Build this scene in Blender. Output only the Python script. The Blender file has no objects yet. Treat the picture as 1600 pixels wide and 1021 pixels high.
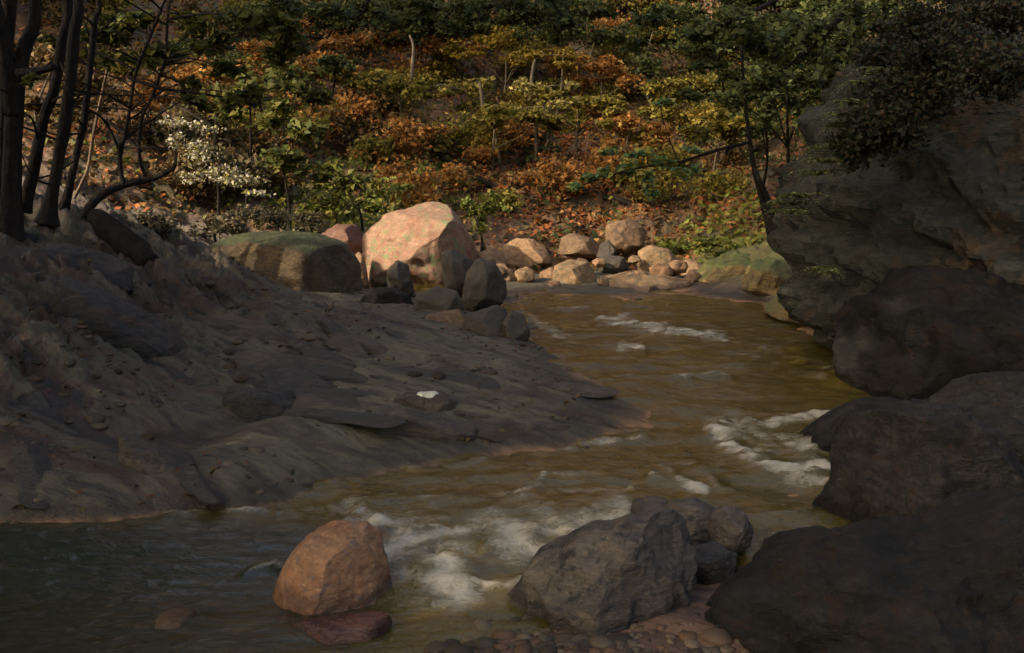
import bpy, math, random
import numpy as np
random.seed(5); rng = np.random.default_rng(5)
S = bpy.context.scene; COL = S.collection
# ------------------------------------------------------------------ camera and pixel helpers (photo is 1600 x 1021)
F = 1600*40/36; H = 1.7; A = math.atan((510.5-250)/F); CA, SA = math.cos(A), math.sin(A)
cd = bpy.data.cameras.new("camera"); cam = bpy.data.objects.new("camera", cd); COL.objects.link(cam)
cd.lens = 40; cd.sensor_width = 36; cd.sensor_fit = 'HORIZONTAL'; cd.clip_end = 400; cd.clip_start = .05
cam.location = (0, 0, H); cam.rotation_euler = (math.pi/2-A, 0, 0); S.camera = cam
def ray(px, py):
    u = (px-800)/F; v = (510.5-py)/F
    return u, v*SA+CA, v*CA-SA
def at(px, py, Y):
    u, dy, dz = ray(px, py); t = Y/dy
    return np.array((u*t, Y, H+dz*t))
def flat(px, py, z):
    u, dy, dz = ray(px, py); t = (z-H)/dz
    return np.array((u*t, dy*t, z))
def proj(P):
    P = np.asarray(P, float); x, y, z = P[..., 0], P[..., 1], P[..., 2]-H
    d = y*CA-z*SA; v = y*SA+z*CA
    return 800+F*x/d, 510.5-F*v/d
# ------------------------------------------------------------------ noise
def _h(ix, iy, iz, s):
    n = (ix*374761393 + iy*668265263 + iz*2147483647 + s*974634777) & 0xffffffff
    n = ((n ^ (n >> 13))*1274126177) & 0xffffffff
    n = ((n ^ (n >> 16))*2246822519) & 0xffffffff
    return ((n ^ (n >> 15)) & 0xffffff)/float(0xffffff)
def vnoise(P, s=0):
    P = np.asarray(P, float); I = np.floor(P).astype(np.int64); f = P-I; f = f*f*f*(f*(f*6-15)+10)
    r = 0
    for a in (0, 1):
        for b in (0, 1):
            for c in (0, 1):
                w = (f[..., 0] if a else 1-f[..., 0])*(f[..., 1] if b else 1-f[..., 1])*(f[..., 2] if c else 1-f[..., 2])
                r = r+w*_h(I[..., 0]+a, I[..., 1]+b, I[..., 2]+c, s)
    return r*2-1
def fbm(P, s=0, o=4, g=.5):
    P = np.asarray(P, float); r = 0; a = 1; t = 0
    for k in range(o):
        r = r+a*vnoise(P*(2.03**k)+k*7.3, s+k); t += a; a *= g
    return r/t
def ss(a, b, x):
    t = np.clip((x-a)/(b-a), 0, 1); return t*t*(3-2*t)
# ------------------------------------------------------------------ object helpers
def mesh_obj(name, V, Fc, mat, parent=None, loc=None, smooth=True):
    """V world coordinates; loc = origin of the object"""
    V = np.asarray(V, np.float32)
    if parent is not None: loc = np.array(parent.location)
    elif loc is None: loc = np.zeros(3)
    me = bpy.data.meshes.new(name); L = (V-np.asarray(loc, np.float32)).astype(np.float32)
    if isinstance(Fc, np.ndarray):
        n, k = Fc.shape
        me.vertices.add(len(L)); me.vertices.foreach_set('co', L.ravel())
        me.loops.add(n*k); me.loops.foreach_set('vertex_index', Fc.ravel().astype(np.int32))
        me.polygons.add(n); me.polygons.foreach_set('loop_start', np.arange(0, n*k, k, dtype=np.int32))
        me.update(calc_edges=True); me.validate()
    else:
        me.from_pydata([tuple(map(float, v)) for v in L], [], [tuple(f) for f in Fc]); me.update()
    if smooth: me.polygons.foreach_set('use_smooth', np.ones(len(me.polygons), bool))
    me.materials.append(mat)
    o = bpy.data.objects.new(name, me); COL.objects.link(o)
    if parent is not None: o.parent = parent
    else: o.location = tuple(map(float, loc))
    return o
def empty(name, loc):
    o = bpy.data.objects.new(name, None); COL.objects.link(o); o.location = tuple(map(float, loc)); o.empty_display_size = .2
    return o
def tag(o, label=None, cat=None, group=None, kind=None):
    for k, v in (('label', label), ('category', cat), ('group', group), ('kind', kind)):
        if v: o[k] = v
    return o
# ------------------------------------------------------------------ materials
def lin(c):
    return tuple(((x/255)/12.92 if x/255 <= .04045 else ((x/255+.055)/1.055)**2.4) for x in c)
def C(*rgb, k=1.0):
    return tuple(min(1, v*k) for v in lin(rgb))+(1,)
class NT:
    def __init__(s, name):
        s.m = bpy.data.materials.new(name); s.m.use_nodes = True; s.t = s.m.node_tree
        s.t.nodes.clear(); s.out = s.t.nodes.new('ShaderNodeOutputMaterial')
    def n(s, typ, ins=None, **kw):
        x = s.t.nodes.new('ShaderNode'+typ)
        for k, v in kw.items(): setattr(x, k, v)
        for k, v in (ins or {}).items():
            if isinstance(v, bpy.types.NodeSocket): s.t.links.new(v, x.inputs[k])
            else: x.inputs[k].default_value = v
        return x
    def link(s, a, b): s.t.links.new(a, b)
    def ramp(s, fac, stops, interp='LINEAR'):
        x = s.n('ValToRGB', {0: fac}); cr = x.color_ramp; cr.interpolation = interp
        while len(cr.elements) < len(stops): cr.elements.new(.5)
        for e, (p, c) in zip(cr.elements, stops): e.position = p; e.color = c
        return x.outputs[0]
    def mix(s, fac, a, b, mode='MIX'):
        x = s.n('Mix', data_type='RGBA', blend_type=mode)
        for k, v in ((0, fac), (6, a), (7, b)):
            if isinstance(v, bpy.types.NodeSocket): s.link(v, x.inputs[k])
            else: x.inputs[k].default_value = v
        return x.outputs[2]
    def math(s, op, a, b=0., c=None, clamp=False):
        x = s.n('Math', operation=op, use_clamp=clamp)
        for k, v in ((0, a), (1, b), (2, c)):
            if v is None: continue
            if isinstance(v, bpy.types.NodeSocket): s.link(v, x.inputs[k])
            else: x.inputs[k].default_value = v
        return x.outputs[0]
    def rng(s, v, a, b, c=0., d=1.):
        x = s.n('MapRange', {0: v, 1: a, 2: b, 3: c, 4: d}, interpolation_type='SMOOTHSTEP'); return x.outputs[0]
def wetband(N, col, rough):
    """stone and gravel stay dark and glossy a hand's breadth above the stream level"""
    ps = N.n('SeparateXYZ', {0: N.n('NewGeometry').outputs['Position']}); y, z = ps.outputs[1], ps.outputs[2]
    lv = N.math('ADD', N.rng(y, 4.5, 5.3, -.12, 0.), N.rng(y, 6.9, 8.7, 0., .14))
    ns = N.n('TexNoise', {'Vector': N.n('NewGeometry').outputs['Position'], 'Scale': 6., 'Detail': 4.}).outputs[0]
    w = N.rng(N.math('SUBTRACT', N.math('SUBTRACT', z, lv), N.math('MULTIPLY', N.math('SUBTRACT', ns, .4), .12)), .075, .02)
    dk = N.mix(1., col, (.5, .47, .43, 1), 'MULTIPLY')
    return N.mix(w, col, dk), N.n('MapRange', {0: w, 1: 0., 2: 1., 3: rough, 4: .28}).outputs[0]
def stops(cols):
    n = len(cols); return [(.28+.44*i/max(1, n-1), c) for i, c in enumerate(cols)]
def surf(name, cols, scale=3., stretch=(1, 1, 1), rot=(0, 0, 0), rough=.75, bump=.5, bscale=14., streak=.35, moss=None, mossz=.45, spots=None, spec=.35):
    """stone / bark / soil: blotches of several colours, brush-like streaks, fine grain; moss only grows on upward faces"""
    cols = [kk(name, c) for c in cols]; spots = kk(name, spots) if spots else None; moss = kk(name, moss) if moss else None
    N = NT(name); tc = N.n('TexCoord').outputs['Object']
    mp = N.n('Mapping', {0: tc, 2: rot, 3: stretch}).outputs[0]
    n1 = N.n('TexNoise', {'Vector': mp, 'Scale': scale, 'Detail': 7., 'Roughness': .66, 'Distortion': .9}).outputs[0]
    col = N.ramp(n1, stops(cols))
    mp2 = N.n('Mapping', {0: tc, 2: (rot[0]+.3, rot[1]+.5, rot[2]+.2), 3: (stretch[0]*1.2, stretch[1]*1.2, stretch[2]*5)}).outputs[0]
    n2 = N.n('TexNoise', {'Vector': mp2, 'Scale': bscale*.55, 'Detail': 5., 'Roughness': .7, 'Distortion': .6}).outputs[0]
    st = N.rng(n2, .3, .7, 1-streak, 1+streak)
    col = N.mix(1., col, N.n('CombineColor', {0: st, 1: st, 2: st}).outputs[0], 'MULTIPLY')
    nf = N.n('TexNoise', {'Vector': tc, 'Scale': bscale*3.2, 'Detail': 6., 'Roughness': .75}).outputs[0]
    gr = N.rng(nf, .3, .72, .72, 1.28); col = N.mix(1., col, N.n('CombineColor', {0: gr, 1: gr, 2: gr}).outputs[0], 'MULTIPLY')
    if spots:
        n4 = N.n('TexNoise', {'Vector': tc, 'Scale': scale*2.7, 'Detail': 4., 'Roughness': .6, 'Distortion': 1.3}).outputs[0]
        col = N.mix(N.rng(n4, .56, .64), col, spots)
    if moss:
        g = N.n('SeparateXYZ', {0: N.n('NewGeometry').outputs['Normal']}).outputs[2]
        n3 = N.n('TexNoise', {'Vector': tc, 'Scale': scale*1.8, 'Detail': 6., 'Roughness': .7}).outputs[0]
        v = N.math('ADD', g, N.math('MULTIPLY', N.math('SUBTRACT', n3, .5), 1.6))
        mc = N.mix(N.rng(n2, .35, .65), moss, tuple(c*.55 for c in moss[:3])+(1,))
        col = N.mix(N.rng(v, mossz-.12, mossz+.2), col, mc)
    col, rough = wetband(N, col, rough)
    nb = N.n('TexNoise', {'Vector': mp, 'Scale': bscale, 'Detail': 9., 'Roughness': .68, 'Distortion': .4}).outputs[0]
    hb = N.math('ADD', N.math('ADD', nb, N.math('MULTIPLY', nf, .35)), N.math('MULTIPLY', n2, .8))
    b = N.n('Bump', {'Height': hb, 'Strength': bump, 'Distance': .04}).outputs[0]
    p = N.n('BsdfPrincipled', {'Base Color': col, 'Roughness': rough, 'Normal': b, 'Specular IOR Level': spec})
    N.link(p.outputs[0], N.out.inputs[0]); return N.m
def leafmat(name, cols, trans=.3, rough=.6):
    """every leaf (mesh island) has its own tint"""
    cols = [kk(name, c) for c in cols]; N = NT(name); r = N.n('NewGeometry').outputs['Random Per Island']
    n = len(cols); col = N.ramp(r, [((i+.5)/n, c) for i, c in enumerate(cols)])
    tc = N.n('TexCoord').outputs['Object']
    nz = N.n('TexNoise', {'Vector': tc, 'Scale': 2.2, 'Detail': 3.}).outputs[0]
    f = N.rng(nz, .3, .7, .65, 1.3); col = N.mix(1., col, N.n('CombineColor', {0: f, 1: f, 2: f}).outputs[0], 'MULTIPLY')
    d = N.n('BsdfPrincipled', {'Base Color': col, 'Roughness': rough, 'Specular IOR Level': .12})
    t = N.n('BsdfTranslucent', {'Color': col})
    m = N.n('MixShader', {0: trans, 1: d.outputs[0], 2: t.outputs[0]}); N.link(m.outputs[0], N.out.inputs[0]); return N.m
M = {}
ALB = dict(wet_red_rock=.65, pink_granite=.39, pink_stone=.6, tan_stone=.58, brown_stone=.75, red_brown_stone=.8, mossy_brown_boulder=.55, dark_cliff_rock=1.2, bank_shale=1., black_bank_shale=1.35, orange_river_rock=.8, purple_grey_river_rock=.62,
           blue_black_rock=.8, black_ledge_rock=.8, green_leaves=.95, dark_green_leaves=1.45, olive_leaves=1.2, yellow_leaves=.7, rust_leaves=1.8, red_litter=1.5, brown_litter=1.05, pale_leaves=.9, white_petals=.6, dark_grass=1.4, olive_grass=1.05, dark_bark=1.1, grey_bark=.6, blue_green_leaves=1.8, dark_ivy=1.1)
def kk(name, c, warm=1.):
    k = ALB.get(name, 1.); g = 1.09 if name in GREEN else 1.04; return (min(.8, c[0]*k*1.03), min(.8, c[1]*k*g), min(.8, c[2]*k*.85), 1)
GREEN = {'dark_cliff_rock', 'bank_shale', 'black_bank_shale', 'blue_black_rock', 'black_ledge_rock', 'purple_grey_river_rock', 'gravel_stones', 'dark_brown_stone'}
M['pink'] = surf('pink_granite', [C(140,98,78), C(184,134,110), C(194,154,130), C(160,114,92)], 2.6, bump=.35, streak=.16, spots=C(150,158,112), rough=.85, bscale=9)
M['pinkstone'] = surf('pink_stone', [C(108,78,56), C(150,112,82), C(172,134,100), C(126,94,68)], 4, bump=.45, streak=.22, rough=.85)
M['chalk'] = surf('chalk_stone', [C(150,144,130), C(186,180,166), C(200,194,180)], 6, bump=.3, streak=.15)
M['redstone'] = surf('red_brown_stone', [C(84,58,48), C(110,76,62), C(124,90,74)], 3, bump=.4, streak=.2)
M['tan'] = surf('tan_stone', [C(100,77,54), C(136,106,76), C(156,124,92), C(112,92,68)], 4, bump=.45, streak=.25, spots=C(104,96,70))
M['brownstone'] = surf('brown_stone', [C(66,50,38), C(100,76,56), C(124,96,70), C(84,64,48)], 4, bump=.5, streak=.25)
M['darkstone'] = surf('dark_brown_stone', [C(40,33,27), C(56,46,38), C(66,56,46), C(46,40,34)], 3, bump=.5, streak=.2)
M['oliverock'] = surf('olive_stone', [C(50,44,31), C(68,58,42), C(78,65,48)], 4, bump=.4, streak=.2)
M['mossrock'] = surf('mossy_brown_boulder', [C(48,40,32), C(84,66,44), C(104,82,50), C(60,48,38)], 2.2, (1,1,1), bump=.7, streak=.4, moss=C(74,78,32), mossz=.66)
M['mossbank'] = surf('mossy_bank_stone', [C(66,54,36), C(100,82,50), C(120,100,64)], 4, bump=.6, streak=.35, moss=C(88,90,44), mossz=.55)
M['orange'] = surf('orange_river_rock', [C(90,60,40), C(122,82,54), C(132,98,72), C(108,80,66)], 5, bump=.6, streak=.25, rough=.7, spots=C(104,80,72))
M['redwet'] = surf('wet_red_rock', [C(44,28,24), C(84,48,38), C(104,64,44), C(58,40,32)], 5, bump=.6, streak=.3, rough=.45)
M['purple'] = surf('purple_grey_river_rock', [C(44,38,36), C(72,62,57), C(92,78,70), C(58,50,48)], 4, (1,1,1.6), (0,.6,0), bump=.7, streak=.35, rough=.55, spots=C(38,34,32))
M['blackrock'] = surf('blue_black_rock', [C(20,18,17), C(36,32,30), C(50,45,44), C(27,24,22)], 3.2, bump=.9, streak=.4, rough=.7, spec=.12, spots=C(50,36,30))
M['cliff'] = surf('dark_cliff_rock', [C(24,24,23), C(40,39,35), C(50,47,42), C(36,36,34), C(58,44,34), C(38,38,36)], 2.2, (1,1,1.3), (0,.7,0), bump=1., streak=.22, rough=.75, spec=.15, bscale=6, spots=C(28,30,26))
M['bankrock'] = surf('bank_shale', [C(38,31,28), C(60,50,44), C(76,63,54), C(52,40,35)], 2.5, (1,2.6,1.5), (0,.2,-.7), bump=.8, streak=.4, rough=.6)
M['bankdark'] = surf('black_bank_shale', [C(27,24,24), C(38,34,32), C(46,40,36), C(62,36,29)], 2.5, (1,2.6,1.5), (0,.2,-.7), bump=.9, streak=.45, rough=.55)
M['ledge'] = surf('black_ledge_rock', [C(15,14,13), C(25,23,21), C(36,32,30), C(44,30,24)], 2.4, bump=1., streak=.4, rough=.75, spec=.14, spots=C(44,31,24))
M['bark'] = surf('dark_bark', [C(19,17,16), C(28,24,22), C(38,31,26), C(23,20,19)], 5, (1.6,1.6,.3), bump=.9, streak=.35, spec=.1)
M['barkbrown'] = surf('brown_bark', [C(70,52,38), C(98,76,56), C(112,90,68)], 6, (1.6,1.6,.3), bump=.6, streak=.3)
M['barkgrey'] = surf('grey_bark', [C(84,72,58), C(116,100,80), C(128,112,92)], 6, (1.6,1.6,.4), bump=.5, streak=.25)
M['lf_green'] = leafmat('green_leaves', [C(60,64,30), C(74,78,36), C(88,86,38), C(94,86,38), C(62,68,36)])
M['lf_blue'] = leafmat('blue_green_leaves', [C(62,82,52), C(80,98,62), C(68,88,62), C(104,108,66), C(136,122,54)])
M['lf_dark'] = leafmat('dark_green_leaves', [C(40,46,26), C(50,56,30), C(58,62,34), C(64,64,32)])
M['lf_olive'] = leafmat('olive_leaves', [C(88,80,34), C(104,94,40), C(116,100,44), C(78,76,36), C(126,110,50)])
M['lf_yellow'] = leafmat('yellow_leaves', [C(138,112,40), C(158,130,46), C(120,100,40), C(170,142,66)])
M['lf_rust'] = leafmat('rust_leaves', [C(100,66,36), C(118,76,36), C(128,86,42), C(84,60,36), C(116,92,48)])
M['lf_red'] = leafmat('red_litter', [C(106,60,36), C(124,70,40), C(84,54,34), C(74,56,36), C(116,86,48)], .15)
M['lf_brown'] = leafmat('brown_litter', [C(70,54,36), C(86,64,38), C(100,74,42), C(58,48,34), C(84,74,44)], .15)
M['lf_pale'] = leafmat('pale_leaves', [C(150,136,80), C(166,148,92), C(126,116,64)])
M['lf_flower'] = leafmat('white_petals', [C(190,182,168), C(204,196,180), C(158,148,148), C(180,170,96), C(130,118,64)], .2)
M['lf_fern'] = leafmat('fern_green', [C(78,84,46), C(100,104,58), C(122,122,72), C(66,70,50), C(110,106,92)])
M['lf_ivy'] = leafmat('dark_ivy', [C(24,28,18), C(32,36,22), C(42,42,27), C(48,38,26)])
M['lf_grass'] = leafmat('dark_grass', [C(52,46,36), C(66,60,44), C(84,74,56), C(58,50,40)], .2)
M['lf_moss'] = leafmat('olive_grass', [C(84,88,38), C(100,104,44), C(72,76,36), C(114,104,46)], .2)
# ------------------------------------------------------------------ water level and terrain height
def wz(Y): return -.12+.12*ss(4.5, 5.3, Y)+.14*ss(6.9, 8.7, Y)
def onwater(px, py, dz=0.):
    z = 0.
    for _ in range(12): z = .5*z+.5*(wz(flat(px, py, z)[1])+dz)
    return flat(px, py, z)
ctrl = []
for px, py in [(-250,830),(0,815),(150,812),(300,800),(400,790),(480,768),(560,742),(700,722),(900,692),(960,672),(1010,645),(960,608),(880,575),(850,545),(832,505),(800,470),
               (860,456),(930,462),(1000,462),(1090,452),(1180,470),(1260,505),(1320,545),(1370,640),(1320,760),(1280,850),(1150,905)]:
    ctrl.append(onwater(px, py, .01))
for px, py, Y in [(-300,700,6.2),(0,700,6.0),(0,600,6.9),(0,500,7.8),(0,420,8.8),(0,340,10.5),(100,390,9.8),(100,330,11.5),(200,420,9.5),(200,600,7.3),(200,500,8.5),(200,700,6.4),(300,700,6.6),
                  (300,600,7.6),(300,500,9),(300,430,10.5),(300,392,13.5),(400,470,11),(400,650,7.2),
                  (650,455,14.6),(760,425,14.8),(850,425,15),(950,420,15),(1050,432,15),
                  (300,330,16),(450,325,17),(600,335,17.5),(750,370,17),(900,350,17.8),(1050,380,17.2),(1130,420,15.5),(400,200,20),(600,200,21),(800,200,22.5),(1000,250,20),(1100,300,19),(1200,350,16.5),
                  (800,50,27),(400,50,25),(1100,100,25),(100,250,16),(0,140,21),(-150,250,15),(-300,350,11),(1160,400,14.5),(1210,430,13),(1280,470,11.8),(1400,300,15),(1500,200,20)]:
    ctrl.append(at(px, py, Y))
for px, py, d in [(430,500,.3),(430,580,.2),(430,660,.16),(520,480,.22),(520,560,.16),(520,640,.14),(520,710,.06),(620,480,.18),(620,560,.14),(620,640,.11),(620,700,.05),(720,500,.13),(720,570,.12),(720,640,.09),(800,540,.08),(800,600,.08),(800,660,.05),(890,610,.06),(880,650,.04),(940,640,.03)]:
    ctrl.append(onwater(px, py, d))
for p in [(-9,3,.6),(-8,6,1.2),(-12,10,2.6),(-12,18,4.),(-16,28,9),(-8,36,14),(0,36,13.5),(8,36,14),(16,28,10),(10,20,6),(9,14,4),(6,10,1.2),(3.2,9,.1),(3.2,7,-.05),(3.6,5.5,.0),(4,3,.5),(3.2,4,.1),(2.2,4.4,-.05),(5,6.5,.6),(6,4,.8),(-3,4.3,-.45),(-3,3.4,-.45),(-4.5,4.2,-.2),(-2,3.6,-.5),
          (0,2.5,-.3),(-3,2.5,-.3),(2,2.6,0),(6,2,1.2),(-6,1,.2),(-20,0,2),(18,0,3),(20,14,7),(0,-2,-.3),(-6,-6,.6),(6,-6,1),(-24,40,20),(24,40,20),(0,48,27),(0,58,36),(-20,58,38),(20,58,38),(-26,20,8),(26,24,12)]:
    ctrl.append(np.array(p, float))
for px, py, d in [(300,870,.32),(150,900,.35),(0,900,.35),(400,840,.3),(500,900,.2),(650,800,.16),(650,880,.2),(800,760,.16),(800,850,.14),(950,760,.14),(950,1000,-.03),(1050,980,-.04),(700,1010,.0),(800,985,-.01),(880,1060,-.05),(1000,960,-.01),(1090,915,.0),(1180,880,.01),(650,1040,-.03),(500,1000,.18),
                  (1100,740,.05),(1200,800,.035),(1100,800,.04),(1260,800,.05),(1200,700,.22),(1050,930,.0),(1250,640,.26),(1150,600,.22),(1000,540,.2),(1100,520,.2),(1200,540,.2),(1280,600,.25),(950,490,.22),(850,475,.2),(200,1000,.2)]:
    q = onwater(px, py); q[2] -= d; ctrl.append(q)
ctrl = np.array(ctrl); CX = ctrl[:, :2]
D = np.sqrt(((CX[:, None]-CX[None])**2).sum(-1)+.02)
n = len(ctrl); AA = np.zeros((n+3, n+3)); AA[:n, :n] = D+np.eye(n)*-.02; AA[:n, n] = 1; AA[:n, n+1:] = CX; AA[n, :n] = 1; AA[n+1:, :n] = CX.T
W = np.linalg.solve(AA, np.r_[ctrl[:, 2], 0, 0, 0])
def Z0(x, y):
    x = np.asarray(x, float); y = np.asarray(y, float); sh = x.shape; q = np.stack([x.ravel(), y.ravel()], -1); out = np.empty(len(q))
    for i in range(0, len(q), 20000):
        c = q[i:i+20000]; d = np.sqrt(((c[:, None]-CX[None])**2).sum(-1)+.02); out[i:i+20000] = d@W[:n]+W[n]+c@W[n+1:]
    return out.reshape(sh)
def Z(x, y):
    z = Z0(x, y); P = np.stack([np.asarray(x, float), np.asarray(y, float), 0*z], -1)
    hill = ss(14.8, 17, P[..., 1]); dry = ss(.0, .3, z-wz(P[..., 1]))
    a, b = math.cos(-.68), math.sin(-.68); u = P[..., 0]*a+P[..., 1]*b; v = -P[..., 0]*b+P[..., 1]*a
    str_ = fbm(np.stack([u*.7, v*3.2, 0*z], -1), 31, 5, .6)
    rg = 1-np.abs(fbm(np.stack([u*.9, v*2.6, 0*z], -1), 71, 5, .6))*3; rg2 = 1-np.abs(fbm(np.stack([u*2.2, v*5, 0*z], -1), 77, 4, .6))*3
    z = z+(1-hill)*dry*((rg-.25)*(.035+.2*ss(.12, .45, z-wz(P[..., 1])))+(rg2-.2)*.016)
    z = z+fbm(P*1.4, 11, 5)*(.02+.05*dry+.3*hill)+fbm(P*7, 15, 3)*(.012+.012*dry+.03*hill)+str_*(.012+.13*dry*ss(.12,.4,z-wz(P[..., 1])))*(1-hill)
    return z
xs = np.unique(np.r_[np.linspace(-40, -7, 40), np.linspace(-7, 5, 400), np.linspace(5, 40, 40)])
ys = np.unique(np.r_[np.linspace(-12, 3, 20), np.linspace(3, 18, 420), np.linspace(18, 60, 130)])
GX, GY = np.meshgrid(xs, ys); GZ = Z(GX, GY)
V = np.stack([GX, GY, GZ], -1).reshape(-1, 3); nx, ny = len(xs), len(ys)
def gridfaces(nx, ny):
    i = np.arange(nx-1)[None]+np.arange(ny-1)[:, None]*nx; i = i.ravel(); return np.stack([i, i+1, i+nx+1, i+nx], -1)
def ground_mat():
    N = NT('river_bank_ground'); tc = N.n('TexCoord').outputs['Object']
    mp = N.n('Mapping', {0: tc, 2: (0, 0, .68), 3: (1, 1, 1)}).outputs[0]
    mps = N.n('Mapping', {0: mp, 3: (.55, 2.2, 1.5)}).outputs[0]
    n1 = N.n('TexNoise', {'Vector': mps, 'Scale': 1.7, 'Detail': 9., 'Roughness': .7, 'Distortion': .7}).outputs[0]
    n2 = N.n('TexNoise', {'Vector': tc, 'Scale': .9, 'Detail': 6., 'Roughness': .65, 'Distortion': .8}).outputs[0]
    n3 = N.n('TexNoise', {'Vector': mps, 'Scale': 5., 'Distortion': 1.2, 'Detail': 6., 'Roughness': .7}).outputs[0]
    bar = N.ramp(n1, stops([C(34,30,18), C(60,54,35), C(90,82,57), C(51,42,25), C(76,68,46)]))
    bank = N.ramp(n1, stops([C(18,17,12), C(40,37,26), C(78,70,49), C(60,39,24), C(30,29,19), C(52,50,29)]))
    hill = N.ramp(n2, stops([C(44,36,22), C(76,52,28), C(90,62,32), C(66,60,30), C(40,36,22)]))
    bed = N.ramp(n3, stops([C(82,58,36), C(142,100,58), C(164,120,74), C(112,90,52)]))
    moss = N.ramp(n2, stops([C(80,76,36), C(104,100,46), C(92,84,44)]))
    a = N.n('Attribute', attribute_name='zone').outputs['Color']; sp = N.n('SeparateColor', {0: a})
    a2 = N.n('Attribute', attribute_name='zone_more').outputs['Color']; sp2 = N.n('SeparateColor', {0: a2})
    c = N.mix(sp.outputs[0], bank, bar); c = N.mix(sp.outputs[1], c, hill); c = N.mix(sp2.outputs[0], c, moss); c, _ = wetband(N, c, .5); c = N.mix(sp.outputs[2], c, bed); c = N.mix(sp2.outputs[1], c, N.ramp(n3, stops([C(34,25,20), C(70,49,34), C(92,68,46), C(50,38,28)])))
    st = N.rng(n3, .3, .7, .7, 1.3); c = N.mix(1., c, N.n('CombineColor', {0: st, 1: st, 2: st}).outputs[0], 'MULTIPLY')
    nb = N.n('TexNoise', {'Vector': tc, 'Scale': 18., 'Detail': 8., 'Roughness': .7}).outputs[0]
    b = N.n('Bump', {'Height': N.math('ADD', nb, n3), 'Strength': .8, 'Distance': .04}).outputs[0]
    wet = N.rng(n1, .35, .62, .78, .52)
    p = N.n('BsdfPrincipled', {'Base Color': c, 'Roughness': wet, 'Normal': b, 'Specular IOR Level': .4}); N.link(p.outputs[0], N.out.inputs[0]); return N.m
ground = mesh_obj('ground', V, gridfaces(nx, ny), ground_mat()); tag(ground, kind='structure', label='stony stream bank and wooded hillside covered in rust brown leaf litter')
PX, PY = proj(V); vz = V[:, 2]; vy = V[:, 1]; vx = V[:, 0]
hillm = ss(14.6, 16.2, vy+.35*fbm(V*1.1, 3))
bar = ss(250, 480, PX+60*fbm(V*.9, 5))*ss(.45, .25, vz)*(vx < 1.6)*(vy > 5)
bedm = ss(.02, -.03, vz-wz(vy)); shore = ss(5.3, 4.7, vy)*ss(-.8, -.2, vx)*ss(-.09, .0, vz-wz(vy))
mossm = np.clip(np.maximum(ss(.9, .3, np.hypot((PX-560)/190, (PY-320)/60)), ss(1., .4, np.hypot((PX-1160)/110, (PY-400)/50)))+.25*fbm(V*1.5, 8), 0, 1)*(vy > 12)
def vattr(me, name, r, g, b):
    at_ = me.color_attributes.new(name, 'FLOAT_COLOR', 'POINT'); d = np.ones((len(me.vertices), 4), np.float32)
    d[:, 0] = r; d[:, 1] = g; d[:, 2] = b; at_.data.foreach_set('color', d.ravel())
vattr(ground.data, 'zone', bar, hillm, bedm); vattr(ground.data, 'zone_more', mossm, shore, 0)
# ------------------------------------------------------------------ the stream
xw = np.linspace(-7, 5.5, 520); yw = np.r_[np.linspace(1.5, 3.2, 30)[:-1], np.linspace(3.2, 17, 560)]
WX, WY = np.meshgrid(xw, yw); WZ = wz(WY); WP = np.stack([WX, WY, WZ], -1)
px_, py_ = proj(WP)
strokes = [([(940,500),(1000,512),(1060,520),(1130,528)],11,.9),([(975,497),(1010,520)],14,.7),([(1130,528),(1220,550),(1310,580)],9,.35),([(970,548),(1000,546)],9,.8),
  ([(1105,662),(1150,655),(1200,668),(1260,658),(1310,650)],14,.8),([(1110,668),(1135,695),(1180,725),(1240,747),(1305,765)],16,.95),([(1150,680),(1200,700),(1290,700)],26,.65),([(1230,735),(1300,735)],22,.9),
  ([(790,778),(830,768),(850,748)],7,.7),([(860,772),(940,772),(1000,764)],11,.75),([(1020,748),(1060,756),(1100,768)],11,.8),([(1030,732),(1050,742)],8,.7),([(600,780),(760,775),(900,790)],16,.4),([(1060,700),(1120,760),(1230,790)],9,.4),([(1000,800),(900,815)],14,.45),([(1140,770),(1230,800)],6,.35),([(980,735),(1080,722)],7,.4),([(1010,589),(1080,594)],4,.7),([(1180,560),(1290,590)],7,.4),([(860,745),(960,745)],14,.35),
  ([(560,805),(610,830),(650,848)],32,.9),([(620,835),(700,845),(790,840)],50,.8),([(650,870),(690,890),(705,930)],44,1.),([(740,860),(850,840),(960,800)],50,.7),([(620,800),(750,800),(880,800)],20,.4),([(740,918),(800,922),(830,912)],11,.75),
  ([(610,860),(640,900),(700,935)],42,.75),([(800,880),(900,850),(980,815)],30,.45),([(560,830),(600,900)],22,.5),([(760,890),(790,870),(850,870)],20,.5),([(200,806),(330,802),(420,798),(485,808)],7,.55),([(520,800),(545,800)],12,.9),([(830,498),(860,520),(890,535)],12,.5),([(905,692),(960,690),(1010,684)],6,.6),  # last stroke is a bluish highlight on the water, painted in as foam
  ([(380,905),(400,888),(430,880),(442,890)],5,.45),([(640,735),(760,722),(900,700)],6,.4),([(1060,585),(1140,590)],4,.6),([(860,485),(920,482)],4,.5),([(500,760),(560,750)],6,.4)]
foam = np.zeros_like(px_)
for pl, w, s in strokes:
    d = np.full_like(px_, 1e9)
    for (ax, ay), (bx, by) in zip(pl, pl[1:]):
        t = np.clip(((px_-ax)*(bx-ax)+(py_-ay)*(by-ay))/((bx-ax)**2+(by-ay)**2), 0, 1)
        d = np.minimum(d, np.hypot((px_-ax-t*(bx-ax))*.9, (py_-ay-t*(by-ay))*1.2))
    foam = np.maximum(foam, s*np.exp(-(d/w)**2))
rip = fbm(WP*np.array((2.2, 4.5, 1)), 41, 4, .55); fine = fbm(WP*np.array((9, 16, 1)), 47, 3, .55)
calm = ss(700, 400, px_)*ss(780, 840, py_)
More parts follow.
